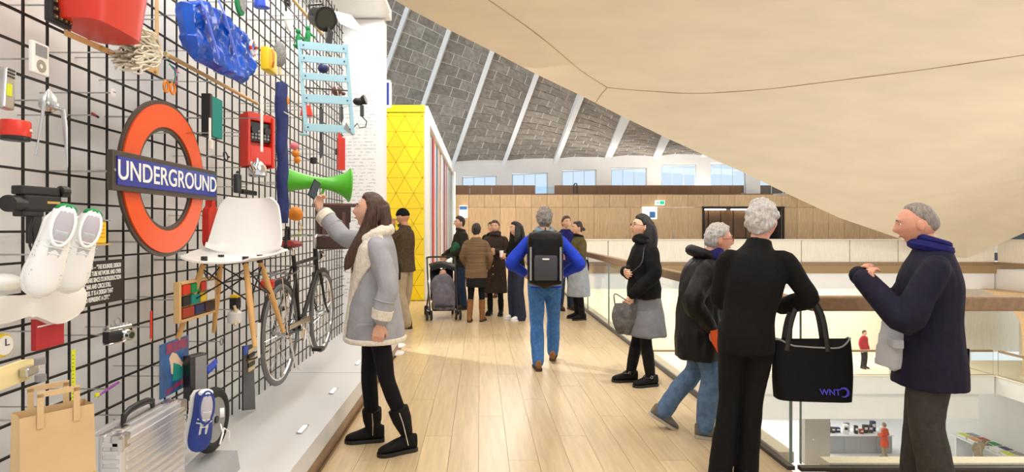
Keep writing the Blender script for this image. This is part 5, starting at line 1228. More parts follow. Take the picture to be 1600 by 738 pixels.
def joints(H, **o):
    s = H/1.7; J = dict(pel=(0, 0, .93), che=(0, 0, 1.24), nek=(0, -.01, 1.43), hed=(0, .025, 1.575))
    for sd, sg in (('L', -1), ('R', 1)):
        J['sh'+sd] = (sg*.165, -.01, 1.352); J['el'+sd] = (sg*.225, -.03, 1.10); J['wr'+sd] = (sg*.235, .05, .86)
        J['hi'+sd] = (sg*.085, 0, .90); J['kn'+sd] = (sg*.095, .02, .49); J['an'+sd] = (sg*.10, -.02, .085)
    J = {k: Vector(v)*s for k, v in J.items()}
    for k, v in o.items():
        if k in J: J[k] = Vector(v)
    J['s'] = s
    for sd in 'LR':
        J['ft'+sd] = o.get('ft'+sd, (-6 if sd == 'R' else 6)); J['fp'+sd] = o.get('fp'+sd, 0)
        J['hd'+sd] = Vector(o.get('hd'+sd, tuple((J['wr'+sd]-J['el'+sd]).normalized()))); J['hn'+sd] = Vector(o.get('hn'+sd, (-1, 0, 0) if sd == 'R' else (1, 0, 0)))
        J['cu'+sd] = o.get('cu'+sd, 22)
    J['hy'] = o.get('hy', 0.); J['hp'] = o.get('hp', 0.); J['hr'] = o.get('hr', 0.)
    return J
def centre(J, z):
    a, b_, c = J['pel'], J['che'], J['nek']
    if z <= a.z: lo = (J['hiL']+J['hiR'])/2; return Vector((a.x, a.y, z))
    if z <= b_.z: t = (z-a.z)/(b_.z-a.z); return Vector((a.x+(b_.x-a.x)*t, a.y+(b_.y-a.y)*t, z))
    t = (z-b_.z)/(c.z-b_.z); return Vector((b_.x+(c.x-b_.x)*t, b_.y+(c.y-b_.y)*t, z))
def torso(q, J, sec, seg=20, n=3):
    s = J['s']; pts = []; rad = []
    for e in sec:
        c = centre(J, e[0]*s); oy = e[3] if len(e) > 3 else 0; pts.append(c+Vector((0, oy*s, 0))); rad.append((e[1]*s, e[2]*s))
    p, r = smoothpath(pts, rad, n); q.tube(p, r, seg, up=(0, 1, 0))
COAT = [(.60, .20, .155), (.75, .195, .15), (.93, .185, .14), (1.06, .17, .13), (1.22, .185, .14), (1.34, .185, .125), (1.41, .12, .09), (1.46, .075, .075)]
SHIRT = [(.86, .175, .13), (.95, .178, .132), (1.06, .16, .122), (1.22, .178, .132), (1.34, .18, .12), (1.41, .115, .085), (1.455, .07, .07)]
def foot_frame(J, sd):
    a = J['an'+sd]; M = Matrix.Translation((a.x, a.y, 0)) @ Matrix.Rotation(R(J['ft'+sd]), 4, 'Z')
    if J['fp'+sd] or a.z > .16*J['s']: M = Matrix.Translation((a.x, a.y, a.z-.085*J['s'])) @ Matrix.Rotation(R(J['ft'+sd]), 4, 'Z') @ Matrix.Translation((0, 0, .085)) @ Matrix.Rotation(R(J['fp'+sd]), 4, 'X') @ Matrix.Translation((0, 0, -.085))
    return M
PCOUNT = [0]
def person(label, loc, face, H, pose=None, skin='skin_fair', top=None, legs=None, skirt=None, feet=None, hair=None, vox=.010, hands='LR', bare_legs=None, brow='brow_dark', lips=True, name='person', cat='person', glasses=None, extra=None, scarf=None):
    PCOUNT[0] += 1; sd_ = PCOUNT[0]*1.37
    J = joints(H, **(pose or {})); s = J['s']
    t = thing(name, label, cat, loc, math.atan2(-face[0], face[1]))
    # body, one figure
    q = MB(); torso(q, J, [(.80, .10, .085), (.90, .14, .10), (1.05, .115, .085), (1.22, .14, .10), (1.34, .14, .085), (1.41, .08, .065), (1.46, .052, .054)], 16)
    nk = J['nek']; hc = J['hed']
    limb(q, [nk-Vector((0, 0, .06*s)), nk.lerp(hc, .35), hc-Vector((0, .012*s, .03*s))], [.060*s, .053*s, .050*s])
    for sd in 'LR':
        limb(q, [J['sh'+sd], J['sh'+sd].lerp(J['el'+sd], .5), J['el'+sd], J['el'+sd].lerp(J['wr'+sd], .4), J['wr'+sd]], [.046*s, .042*s, .035*s, .034*s, .025*s])
        limb(q, [J['hi'+sd], J['hi'+sd].lerp(J['kn'+sd], .5), J['kn'+sd], J['kn'+sd].lerp(J['an'+sd], .35), J['an'+sd]], [.075*s, .064*s, .048*s, .047*s, .031*s])
    me = fuse(q, max(vox, .010), 3); qq = MB(); qq.add([v.co for v in me.vertices], [list(p.vertices) for p in me.polygons]); bpy.data.meshes.remove(me)
    HM = Matrix.Translation(hc) @ Matrix.Rotation(R(J['hy']), 4, 'Z') @ Matrix.Rotation(R(J['hp']), 4, 'X') @ Matrix.Rotation(R(J['hr']), 4, 'Y')
    hs = min(1.03, max(.90, s*.985)); head_mesh(qq, HM, hs)
    for sd in hands:
        h_ = MB(); hand_mesh(h_, J['wr'+sd], J['hd'+sd], J['hn'+sd], 1 if sd == 'L' else -1, J['cu'+sd], s*.98)
        if vox < .0105:
            m_ = fuse(h_, .0042, 2); qq.add([v.co for v in m_.vertices], [list(p.vertices) for p in m_.polygons]); bpy.data.meshes.remove(m_)
        else: qq.add(h_.v, h_.f)
    body = qq.build('body', skin, t, True)
    # face
    for sx in (-1, 1):
        q = MB(); q.ball(HM @ (Vector((sx*.031, .0722, .012))*hs), .0108*hs, 12, 8); ey = q.build('eye', 'eye_white', t, True)
        q = MB(); q.ball(HM @ (Vector((sx*.031, .0792, .012))*hs), .0052*hs, 10, 6); q.build('iris', 'eye_dark', ey, True)
        q = MB(); q.tube([HM @ (Vector((sx*a, y, z))*hs) for a, y, z in ((.014, .0935, .034), (.03, .0925, .040), (.046, .081, .034))], [.003, .0034, .0018], 6); q.build('eyebrow', brow, t, True)
    if lips:
        q = MB(); q.tube([HM @ (Vector((x, y, -.0585))*hs) for x, y in ((-.022, .081), (-.011, .089), (0, .0915), (.011, .089), (.022, .081))], [(.002, .002), (.0055, .004), (.0062, .004), (.0055, .004), (.002, .002)], 8); q.build('lips', 'lip', t, True)
    # hair or hat
    if hair:
        q = MB(); hair_cap(q, HM, hs, hair.get('thick', .014), hair.get('style', 'short'), hair.get('rough', .006), sd_)
        for pts, rad in hair.get('locks', []):
            limb(q, [HM @ Vector(p) if hair.get('local', True) else Vector(p) for p in pts], rad, 12)
        if hair.get('locks') or hair.get('fused'): hm = link('hair', fuse(q, .0075, 3, .006, 16, sd_), t, True); hm.data.materials.append(MATS[hair['mat']])
        else: hm = q.build('hair', hair['mat'], t, True)
        if hair.get('style') == 'beanie': hm.name = 'knitted_hat'
        for pts, r_, m_ in hair.get('strands', []):
            q = MB(); q.tube(smoothpath([HM @ Vector(p) for p in pts], [r_]*len(pts))[0], r_, 5); q.build('strand', m_, hm, True)
    # legs
    if legs:
        q = MB(); r0, r1, r2 = legs['r']; e = legs.get('end', 0.)
        torso(q, J, [(.78, .10*legs.get('hipw', 1), .09), (.86, .155*legs.get('hipw', 1), .118), (.95, .158*legs.get('hipw', 1), .12), (1.02, .148, .112)], 16)
        for sd in 'LR':
            a = J['an'+sd]; k = J['kn'+sd]; an = a+(k-a).normalized()*(e*s)
            limb(q, [J['hi'+sd]+Vector((0, 0, .02)), J['hi'+sd].lerp(k, .5), k, k.lerp(an, .5), an], [r0*s, (r0+r1)/2*s, r1*s, (r1*.6+r2*.4)*s, r2*s], 14)
        o = link('trousers' if not legs.get('tights') else 'leggings', fuse(q, vox, 3, legs.get('fold', .005), 9, sd_), t, True); o.data.materials.append(MATS[legs['mat']])
    if skirt:
        q = MB(); torso(q, J, skirt['sec'], 24); o = link('skirt', fuse(q, vox, 2, skirt.get('fold', .008), 7, sd_+3), t, True); o.data.materials.append(MATS[skirt['mat']])
    if top:
        q = MB(); torso(q, J, top.get('sec', COAT), 20); r0, r1, r2 = top.get('sleeve', (.066, .058, .046)); ce = top.get('cuff', .0)
        for sd in 'LR':
            w_ = J['wr'+sd]; el = J['el'+sd]; sh = J['sh'+sd]; we = w_+(el-w_).normalized()*ce
            limb(q, [sh+Vector((-.05 if sd == 'R' else .05, 0, .0)), sh, sh.lerp(el, .5), el, el.lerp(we, .5), we], [r0*.72*s, r0*.86*s, (r0+r1)/2*s, r1*s, (r1+r2)/2*s, r2*s], 14)
        o = link(top.get('name', 'coat'), fuse(q, vox, 3, top.get('fold', .008), top.get('fs', 7), sd_+1), t, True); o.data.materials.append(MATS[top['mat']])
        if top.get('collar'):
            c = nk+Vector((0, .005, .0)); q = MB(); q.torus(c+Vector((0, .01, .015*s)), .078*s, .024*s, (0, -.25, 1), 24, 8, .074*s); q.build('collar', top['collar'], o, True)
    if scarf:
        q = MB(); c = nk+Vector((0, .012, .03*s)); q.torus(c, .074*s, .034*s, (.1, -.3, 1), 24, 10, .072*s); q.torus(c+Vector((0, .01, -.035*s)), .084*s, .032*s, (-.1, -.35, 1), 24, 10, .08*s); me = fuse(q, .009, 2, .006, 14, sd_); o = link('scarf', me, t, True); me.materials.append(MATS[scarf])
    # feet
    if feet:
        for sd in 'LR':
            M = foot_frame(J, sd); Lg = feet.get('len', .265)*s
            q = MB(); sm = shoe_mesh(Lg, .092*s, .095*s); q.add([M @ (v+Vector((0, .055*s, 0))) for v in sm.v], sm.f)
            if feet.get('shaft'):
                a = J['an'+sd]; k = J['kn'+sd]; d_ = (k-a).normalized(); hgt = feet['shaft']*s
                sr = feet.get('sr', .056)*s; q.tube([a-d_*.03, a, a+d_*hgt*.5, a+d_*hgt*.98, a+d_*hgt*1.02], [.040*s, .046*s, sr*.95, sr, sr], 16)
            me = fuse(q, .0075 if vox < .0105 else .010, 2, .002, 20, sd_); o = link('boot' if feet.get('shaft') else 'shoe', me, t, True); me.materials.append(MATS[feet['mat']])
            so = sole_mesh(Lg*1.02, .098*s, .026*s); so.v = [M @ (v+Vector((0, .055*s, 0))) for v in so.v]; so.build('sole', feet.get('sole', 'black_plastic'), o)
            if feet.get('zip'):
                z_ = MB(); z_.tube([M @ Vector((-.05*s, .0, .06*s)), a-Vector((sr*1.0, 0, 0))+d_*hgt*.5, a-Vector((sr*1.04, 0, 0))+d_*hgt*.95], .0035, 6); z_.build('zip', 'chrome', o, True)
            if feet.get('laces'):
                for k_ in range(4):
                    y = (-.03+k_*.024)*s+.045*s; z = (.104-k_*.010)*s; q = MB(); q.tube([M @ Vector((x_, y, z-abs(x_)*.3)) for x_ in (-.026, 0, .026)], .003, 5); q.build('lace', feet['laces'], o, True)
    if glasses:
        q = MB()
        for sx in (-1, 1):
            q.torus(HM @ (Vector((sx*.031, .103, .010))*hs), .021*hs, .0022, HM.to_3x3() @ Vector((sx*.15, 1, 0)), 22, 6, .017*hs)
            q.tube([HM @ (Vector((sx*x_, y, z))*hs) for x_, y, z in ((.053, .098, .014), (.080, .05, .014), (.082, -.012, .012))], .0024, 6)
        q.tube([HM @ (Vector((x_, .106, .014))*hs) for x_ in (-.010, 0, .010)], .0022, 6); q.build('spectacles', glasses, t, True)
    if extra: extra(t, J, HM, s)
    return t
# ------------------------------------------------------------------ people
def G(px, Y, z=0.): return Vector(((px-CX)*Y/F, Y, z))
cloth('suede_grey', '#a3a3a8', .12, 9); cloth('shearling', '#e6dccb', .12, 30, .8, 70); cloth('leggings_black', '#0d0d11', .2); cloth('boot_black', '#0b0a0b', .3, 20, .3, 60, .7)
cloth('wool_black', '#0a090a', .2, 20, .4, 90); cloth('tweed_olive', '#4a3a28', .35, 40); cloth('chino', '#a8977c', .12); cloth('jacket_green', '#26261f', .25); cloth('denim_blue', '#3f6ea8', .28, 30); cloth('denim_mid', '#5c7694', .3, 24); cloth('denim_dark', '#27344d', .25, 24)
cloth('royal_blue', '#2340c0', .15); cloth('vest_grey', '#7b8f9c', .2); cloth('coat_brown', '#3d3029', .3, 30); cloth('tweed_brown', '#7a6248', .4, 6, .5, 40, stretch=(.2, .2, 9)); cloth('skirt_black', '#1a191b', .2); cloth('boot_tan', '#8a5f38', .2); cloth('navy_wide', '#2c3042', .2)
cloth('skirt_grey', '#77767a', .15); cloth('skirt_pale', '#9aa0a6', .15); cloth('olive_top', '#5a5232', .25); cloth('puffer_black', '#0f0e10', .2, 10, .3, 30, .5); cloth('suit_navy', '#1b182b', .2, 30); cloth('trouser_grey', '#3d3936', .2, 30); cloth('walking_shoe', '#7a7168', .25); cloth('green_scarf', '#2f5a44', .35, 16); cloth('coral_top', '#d8563f', .2); cloth('red_top', '#b9323a', .2); cloth('glove_dark', '#2b2724', .2); cloth('scarf_navy', '#1d1c5e', .3, 20); cloth('shirt_grey', '#b4b5ba', .1); cloth('shoe_brown', '#4b382c', .3); cloth('blanket_grey', '#6c6974', .25, 16); mat('orange_leather', '#e0592a', .5)

# woman photographing the wall
def ex_woman(t, J, HM, s):
    coat = [o for o in t.children if o.name.startswith('coat')][0]
    c = lambda z: centre(J, z)
    q = MB()                                             # shearling hem, cuffs, collar, front edge
    p = [c(.755)+Vector((math.cos(a)*.188, math.sin(a)*.198, 0)) for a in [2*PI*k/28 for k in range(28)]]; q.tube(p, (.014, .018), 8, up=(0, 0, 1), closed=True); q.build('hem_trim', 'shearling', coat, True)
    for sd in 'LR':
        w_, e_ = J['wr'+sd], J['el'+sd]; d = (e_-w_).normalized(); q = MB(); q.tube([w_+d*.035, w_+d*.095], [.066, .070], 16); q.build('cuff', 'shearling', coat, True)
        q = MB(); q.torus(w_.lerp(e_, .62), .064, .005, d, 20, 6); q.build('sleeve_seam', 'suede_grey', coat, True)
    q = MB(); n = J['nek']
    limb(q, [n+Vector((.075, .075, .0)), n+Vector((.10, -.01, .02)), n+Vector((.0, -.085, .035)), n+Vector((-.10, -.01, .015)), n+Vector((-.09, .075, -.03))], [.030, .036, .042, .038, .034])
    rr = [(.73, .185, .20), (.85, .182, .185), (.98, .175, .165), (1.10, .168, .15), (1.24, .178, .145), (1.345, .178, .125), (1.41, .125, .10), (1.46, .085, .085)]
    th_ = [(.73, 97), (.85, 101), (1.0, 112), (1.12, 135), (1.22, 165), (1.30, 190), (1.38, 205), (1.46, 200)]
    def ip(tb, z, k):
        for u, v in zip(tb, tb[1:]):
            if z <= v[0]: return u[k]+(v[k]-u[k])*max(0, (z-u[0])/(v[0]-u[0]))
        return tb[-1][k]
    for sg in (1, -1):
        def lap(u, v):
            z = .73+(1.46-.73)*v; a = R(90+sg*((ip(th_, z, 1)-90)*u-2)); k = 1.02*1.02; return c(z*1.02)+Vector((math.cos(a)*(ip(rr, z, 1)*k+.012), math.sin(a)*(ip(rr, z, 2)*k+.012), 0))
        g_ = MB(); g_.grid(lap, 14, 26, .024*sg); q.add(g_.v, g_.f)
    me = fuse(q, .008, 2, .004, 30, 2); o = link('shearling_collar', me, coat, True); me.materials.append(MATS['shearling'])
    for z_, sx in ((.88, -.165),):
        q = MB(); q.box(c(z_)+Vector((sx-.018, .05, 0)), (.006, .15, .012), .002); q.build('pocket_welt', 'suede_grey', coat)
w_loc = Vector((-.66, 3.92, 0)); _f = Vector((-1, -.22, 0)).normalized(); _r = Vector((_f.y, -_f.x, 0))
def wl_(px, py, Y): v = P(px, py, Y)-w_loc; return (v.dot(_r), v.dot(_f), v.z)
locks = [([(.0, -.07, .05), (.01, -.105, -.06), (.0, -.10, -.20), (.0, -.085, -.33)], [(.07, .05), (.085, .05), (.08, .045), (.03, .02)]),
         ([(-.066, -.03, .04), (-.080, -.022, -.06), (-.092, .005, -.18), (-.095, .055, -.31), (-.09, .08, -.40)], [(.02, .045), (.024, .05), (.028, .05), (.026, .045), (.012, .02)]),
         ([(.07, -.01, .04), (.082, -.02, -.08), (.085, -.02, -.22)], [(.02, .05), (.024, .055), (.012, .03)])]
rs = random.Random(5); strands = []
for k in range(26):
    x = -.100-rs.uniform(0, .012); y0 = rs.uniform(-.08, .02); strands.append(([(-.078, y0*.6, .05), (x+.004, y0+.01, -.08), (x, y0+.03, -.20), (x+.012, y0*.6+.08, -.36+rs.uniform(-.06, .05))], .0028, 'hair_brown'))
person('woman in a grey shearling jacket and black boots holding up a phone', w_loc, (-1, -.22), 1.735,
       dict(pel=(0, .05, .95), che=(0, .05, 1.27), nek=(0, .045, 1.46), hed=(0, .085, 1.612), shR=(.155, .07, 1.385), shL=(-.165, .045, 1.375), elR=wl_(537, 370, 4.14), wrR=wl_(500, 330, 4.22), hdR=(.05, .12, 1), hnR=(-.5, -.6, 0), cuR=42,
            elL=(-.235, -.02, 1.13), wrL=(-.215, .03, .885), hdL=(.05, .15, -1), hiR=(.085, .05, .92), hiL=(-.085, .05, .92), knR=(.10, .09, .50), anR=wl_(583, 672, 4.05), knL=(-.075, -.02, .50), anL=wl_(634, 672, 3.86), ftR=-4, ftL=14, hp=10, hy=-8),
       top=dict(mat='suede_grey', sec=[(.735, .18, .19), (.85, .178, .18), (.98, .175, .165), (1.10, .168, .15), (1.24, .178, .145), (1.345, .178, .125), (1.41, .125, .10), (1.45, .085, .085)], sleeve=(.076, .066, .060), cuff=.05, fold=.012, fs=9),
       legs=dict(mat='leggings_black', r=(.082, .055, .044), tights=True, end=.02), feet=dict(mat='boot_black', shaft=.15, sr=.068, zip=True), hair=dict(mat='hair_brown', thick=.016, locks=locks, strands=strands, style='short'), vox=.0085, extra=ex_woman)
ph = thing('smartphone', 'dark phone held up in the raised hand', 'phone', P(491, 296, 4.235), R(60))
q = MB(); q.box((0, 0, 0), (.07, .009, .14), .003); q.build('body', 'black_plastic', ph); q = MB(); q.box((0, -.005, 0), (.062, .001, .125)); q.build('screen', 'dark_glass', ph)
ph.rotation_euler = (0, R(28), R(60))

# man in knitted hat
def ex_bag(t, J, HM, s):
    q = MB(); q.tube([J['shR']+Vector((-.02, .08, .06)), Vector((-.02, .15, 1.25)), Vector((-.16, .13, .98))], (.018, .004), 6); q.build('bag_strap', 'black_plastic', t)
    q = MB(); q.box((-.21, .10, .85), (.10, .26, .24), .03); q.build('shoulder_bag', 'puffer_black', t, True)
person('man in a black knitted hat and olive brown coat, hand at his face', G(632, 8.75), (-1, .35), 1.80,
       dict(elL=(-.20, .18, 1.26), wrL=(-.06, .17, 1.52), hdL=(.25, .1, 1), elR=(.22, .16, 1.22), wrR=(.06, .19, 1.42), anL=(-.12, -.10, .09), anR=(.1, .12, .09), hp=-8),
       top=dict(mat='tweed_olive', sec=[(.80, .20, .16)]+COAT[2:], collar='tweed_olive'), legs=dict(mat='chino', r=(.10, .085, .078), end=-.01), feet=dict(mat='shoe_brown'), hair=dict(mat='wool_black', thick=.02, style='beanie', rough=.002), vox=.012, skin='skin_tan', extra=ex_bag)
# man with pushchair
def ex_green(t, J, HM, s):
    q = MB(); q.ball(Vector((-.10, .14, 1.12)), (.12, .09, .13)); q.ball(Vector((-.06, .16, 1.0)), (.06, .06, .06)); me = fuse(q, .012, 2, .02, 14); o = link('green_bundle', me, t, True); me.materials.append(MATS['green_scarf'])
person('dark haired man in a dark jacket standing behind the pushchair', G(720, 10.7), (-.8, -.35), 1.73,
       dict(elL=(-.24, .05, 1.12), wrL=(-.12, .30, .985), elR=(.24, .06, 1.12), wrR=(.14, .30, .985), cuL=50, cuR=50),
       top=dict(mat='jacket_green', sec=[(.78, .20, .15)]+COAT[2:], collar='coat_brown'), legs=dict(mat='denim_dark', r=(.095, .075, .066)), feet=dict(mat='shoe_brown'), hair=dict(mat='hair_black', thick=.016), vox=.012, extra=ex_green)
# woman in striped coat, back view
person('woman in a striped brown tweed coat and tan boots seen from behind', G(744, 9.25), (.15, 1), 1.58,
       dict(anL=(-.10, -.05, .08), anR=(.09, .04, .08), elL=(-.23, .0, 1.03), wrL=(-.16, .14, .86), elR=(.23, .0, 1.03), wrR=(.17, .14, .86)), top=dict(mat='tweed_brown', sec=[(.76, .20, .15), (.86, .195, .15)]+COAT[2:]), skirt=dict(mat='skirt_black', sec=[(.60, .175, .135), (.75, .175, .135), (.92, .165, .125), (1.0, .14, .11)]),
       legs=dict(mat='leggings_black', r=(.08, .056, .045), tights=True), feet=dict(mat='boot_tan', shaft=.30, sr=.056, sole='shoe_brown'), hair=dict(mat='hair_dark', thick=.018, locks=[([(0, -.09, .03), (0, -.12, .04)], [.03, .03])]), vox=.012)
# far bystander
person('dark haired bystander in black farthest back in the waiting group', G(768, 12.6), (-.3, -1), 1.64, {}, top=dict(mat='wool_black'), legs=dict(mat='denim_dark', r=(.09, .07, .06)), feet=dict(mat='shoe_brown'), hair=dict(mat='hair_black', thick=.015), vox=.014)
# woman in brown coat
person('woman in a long dark brown coat facing the walkway', G(774, 9.95), (-.25, -1), 1.64, dict(elL=(-.23, .06, 1.08), wrL=(-.06, .20, 1.12), elR=(.23, .06, 1.06), wrR=(.07, .19, 1.08), cuL=45, cuR=45),
       top=dict(mat='coat_brown', sec=[(.40, .215, .17), (.60, .205, .16)]+COAT[1:]), legs=dict(mat='leggings_black', r=(.08, .056, .045), tights=True), feet=dict(mat='boot_black', shaft=.2), hair=dict(mat='hair_brown', thick=.018), vox=.012, scarf='coat_brown',
       extra=lambda t, J, HM, s: [MB().cyl((.0, .175, z), (.0, .190, z), .012, seg=10).build('button', 'gold_print', t) for z in (.72, .86, 1.0)])
# woman with long black hair
def ex_cup(t, J, HM, s):
    q = MB(); q.lathe([(.03, 0), (.036, .1), (.032, .1)], J['wrL']+Vector((.07, .07, -.02)), (0, 0, 1), 16); q.build('paper_cup', 'white_plastic', t, True)
person('woman with long black hair in black top and wide navy trousers', G(807, 9.45), (-.95, -.45), 1.61, dict(elL=(-.22, .03, 1.05), wrL=(-.10, .22, 1.06), elR=(.22, .04, 1.04), wrR=(.08, .22, 1.05), cuL=45, cuR=45),
       top=dict(mat='wool_black', sec=SHIRT), legs=dict(mat='navy_wide', r=(.105, .10, .105), end=-.03), feet=dict(mat='shoe_white', sole='white_plastic'), hair=dict(mat='hair_black', thick=.022, locks=[([(0, -.06, .05), (0, -.10, -.08), (0, -.11, -.25), (0, -.10, -.42)], [(.085, .06), (.10, .06), (.12, .05), (.10, .03)]), ([(-.075, 0, .04), (-.09, 0, -.1), (-.10, .02, -.28)], [(.02, .05), (.03, .055), (.025, .05)]), ([(.075, 0, .04), (.09, 0, -.1), (.10, .02, -.28)], [(.02, .05), (.03, .055), (.025, .05)])]), vox=.012, extra=ex_cup)
# man with backpack
def ex_pack(t, J, HM, s):
    q = MB(); q.box((0, -.235, 1.19), (.37, .19, .56), .08); q.ball((0, -.25, 1.02), (.13, .09, .14)); q.ball((0, -.22, 1.40), (.12, .09, .08)); me = fuse(q, .011, 3, .006, 10); o = link('backpack', me, t, True); me.materials.append(MATS['puffer_black'])
    q = MB(); q.box((0, -.345, 1.10), (.24, .05, .26), .03); q.build('front_pocket', mat('pack_grey', '#3a3a40', .7), o, True)
    for sx in (-1, 1): q = MB(); q.box((sx*.15, -.335, 1.14), (.02, .02, .34), .006); q.build('grey_piping', 'grey_plastic', o)
    q = MB(); q.box((0, -.374, 1.19), (.07, .006, .014), .002); q.build('badge', 'white_plastic', o)
    for sx in (-1, 1): q = MB(); q.tube(smoothpath([(sx*.10, -.13, 1.43), (sx*.12, .0, 1.455), (sx*.13, .13, 1.32), (sx*.15, .08, 1.10), (sx*.15, -.12, 1.0)], [.02]*5)[0], (.026, .008), 8, up=(1, 0, 0)); q.build('shoulder_strap', 'puffer_black', o, True)
    q = MB(); q.torus((0, -.2, 1.47), .035, .008, (1, 0, 0), 16, 6); q.build('grab_loop', 'black_plastic', o, True)
    q = MB(); torso(q, J, [(.88, .183, .14), (1.0, .18, .138), (1.22, .187, .142), (1.34, .17, .125), (1.41, .12, .09)], 20); me = fuse(q, .011, 2, .006, 9, 5); o = link('body_warmer', me, t, True); me.materials.append(MATS['vest_grey'])
person('man with a black backpack, blue sleeves and blue jeans walking away', G(851, 6.15), (.08, 1), 1.72, dict(elL=(-.36, -.09, 1.13), wrL=(-.23, .13, 1.02), elR=(.36, -.09, 1.13), wrR=(.23, .13, 1.02), knL=(-.085, .03, .50), anL=(-.07, -.06, .085), knR=(.10, .20, .53), anR=(.10, .30, .12), fpR=8),
       top=dict(mat='royal_blue', sec=SHIRT, sleeve=(.072, .064, .052), name='jacket'), legs=dict(mat='denim_blue', r=(.10, .075, .062), fold=.008), feet=dict(mat='boot_tan', shaft=.06, sole='shoe_brown'), hair=dict(mat='hair_short_grey', thick=.022, rough=.016), vox=.0105, scarf='vest_grey', extra=ex_pack)
# man behind him
person('dark haired man in dark blue coat half hidden behind the backpack', G(884, 10.6), (.3, -1), 1.73, {}, top=dict(mat='scarf_navy'), legs=dict(mat='denim_dark', r=(.09, .07, .06)), feet=dict(mat='shoe_brown'), hair=dict(mat='hair_brown', thick=.018), vox=.014)
# woman in grey skirt by the rail
def ex_apron(t, J, HM, s):
    q = MB(); q.tube([Vector((.02, -.16, .98)), Vector((.04, -.19, .9)), Vector((.05, -.19, .8))], (.02, .005), 6); q.build('sash', 'scarf_navy', t)
person('woman in an olive top and pale grey skirt by the glass', G(904, 9.5), (-1, -.25), 1.62, dict(elL=(-.20, .05, 1.10), wrL=(-.08, .22, 1.10), elR=(.20, .05, 1.10), wrR=(.06, .22, 1.05)), top=dict(mat='olive_top', sec=SHIRT, sleeve=(.06, .05, .042), collar='wool_black', name='jumper'), skirt=dict(mat='skirt_pale', sec=[(.40, .20, .20), (.60, .20, .195), (.80, .185, .165), (.95, .165, .14), (1.02, .145, .125)]),
       legs=dict(mat='leggings_black', r=(.08, .058, .05), tights=True), feet=dict(mat='boot_black', shaft=.16), hair=dict(mat='hair_dark', thick=.014, locks=[([(0, -.09, .0), (0, -.115, -.02)], [.03, .03])]), vox=.012, extra=ex_apron)
# woman in glasses
def ex_hobo(t, J, HM, s):
    q = MB(); w_ = J['wrL']; c = w_+Vector((.03, .05, -.20))
    def bagf(u, v):
        a = 2*PI*u; k = math.sin(PI*(.12+.88*v))**.6 if v > .0 else .3
        return c+Vector((.035*math.cos(a)*(.4+k), .135*math.sin(a)*(.45+.55*math.sin(PI*min(1, .25+v*.75)))*1.0+.03*(v-.5), .13-.29*v))
    q.grid(bagf, 24, 14, 0, True); q.f += [[i*15 for i in range(24)], [i*15+14 for i in range(23, -1, -1)]]; q.m += [0, 0]; o = q.build('handbag', mat('bag_grey', '#6d6b69', .8, color2='#3f3d3c', scale=20, bump=.4, bscale=40), t, True)
    q = MB(); q.tube(smoothpath([c+Vector((0, -.10, .12)), c+Vector((0, -.07, .25)), w_+Vector((.0, .02, -.05)), c+Vector((0, .10, .22)), c+Vector((0, .10, .12))], [.01]*5)[0], (.012, .006), 6); q.build('bag_handle', 'bag_grey', o, True)
    q = MB(); n = J['nek']; q.tube(smoothpath([n+Vector((-.02, -.09, .0)), n+Vector((-.11, .04, -.03)), Vector((-.19, .10, 1.18)), Vector((-.12, .18, 1.08))], [.005]*4)[0], .005, 6); q.build('cord', 'steel_dark', t, True)
    for sd in 'LR':
        M = foot_frame(J, sd); q = MB(); q.torus(M @ Vector((0, .02, .10)), .052, .005, M.to_3x3() @ Vector((0, .35, 1)), 20, 6, .056); q.build('boot_buckle_strap', 'black_plastic', t, True); q = MB(); q.torus(M @ Vector((-.052, .02, .10)), .012, .003, (1, 0, 0), 12, 5); q.build('buckle', 'chrome', t, True)
lk = [([(0, -.06, .05), (0, -.11, -.06), (.0, -.115, -.18), (0, -.11, -.27)], [(.08, .05), (.09, .055), (.085, .055), (.05, .04)]), ([(-.064, -.04, .04), (-.078, -.05, -.08), (-.085, -.05, -.20)], [(.02, .045), (.022, .045), (.02, .05)]), ([(.064, -.04, .04), (.078, -.05, -.08), (.085, -.05, -.20)], [(.02, .045), (.022, .045), (.02, .05)])]
person('woman in glasses, black jacket and grey skirt holding a grey bag', G(1006, 5.55), (-1, -.12), 1.63, dict(elL=(-.22, -.01, 1.07), wrL=(-.13, .175, .865), hdL=(.1, .5, -.8), cuL=40, elR=(.20, .05, 1.05), wrR=(-.03, .20, 1.09), hdR=(-.85, .25, -.1), hnR=(0, -1, .1), cuR=30, anL=(-.09, -.03, .08), anR=(.09, .10, .08), hp=8),
       top=dict(mat='wool_black', sec=[(.87, .19, .155), (.96, .195, .16), (1.08, .178, .148), (1.22, .185, .145), (1.33, .182, .125), (1.41, .12, .095), (1.46, .085, .085)], sleeve=(.075, .068, .055), fold=.012, fs=12, name='jacket', cuff=.02), skirt=dict(mat='skirt_grey', sec=[(.50, .235, .215), (.62, .225, .20), (.78, .20, .17), (.92, .17, .135), (1.0, .15, .12)], fold=.016),
       legs=dict(mat='leggings_black', r=(.085, .06, .05), tights=True), feet=dict(mat='boot_black', shaft=.27, sr=.06), hair=dict(mat='hair_black', thick=.020, locks=lk), scarf='wool_black', glasses='black_plastic', vox=.009, extra=ex_hobo)
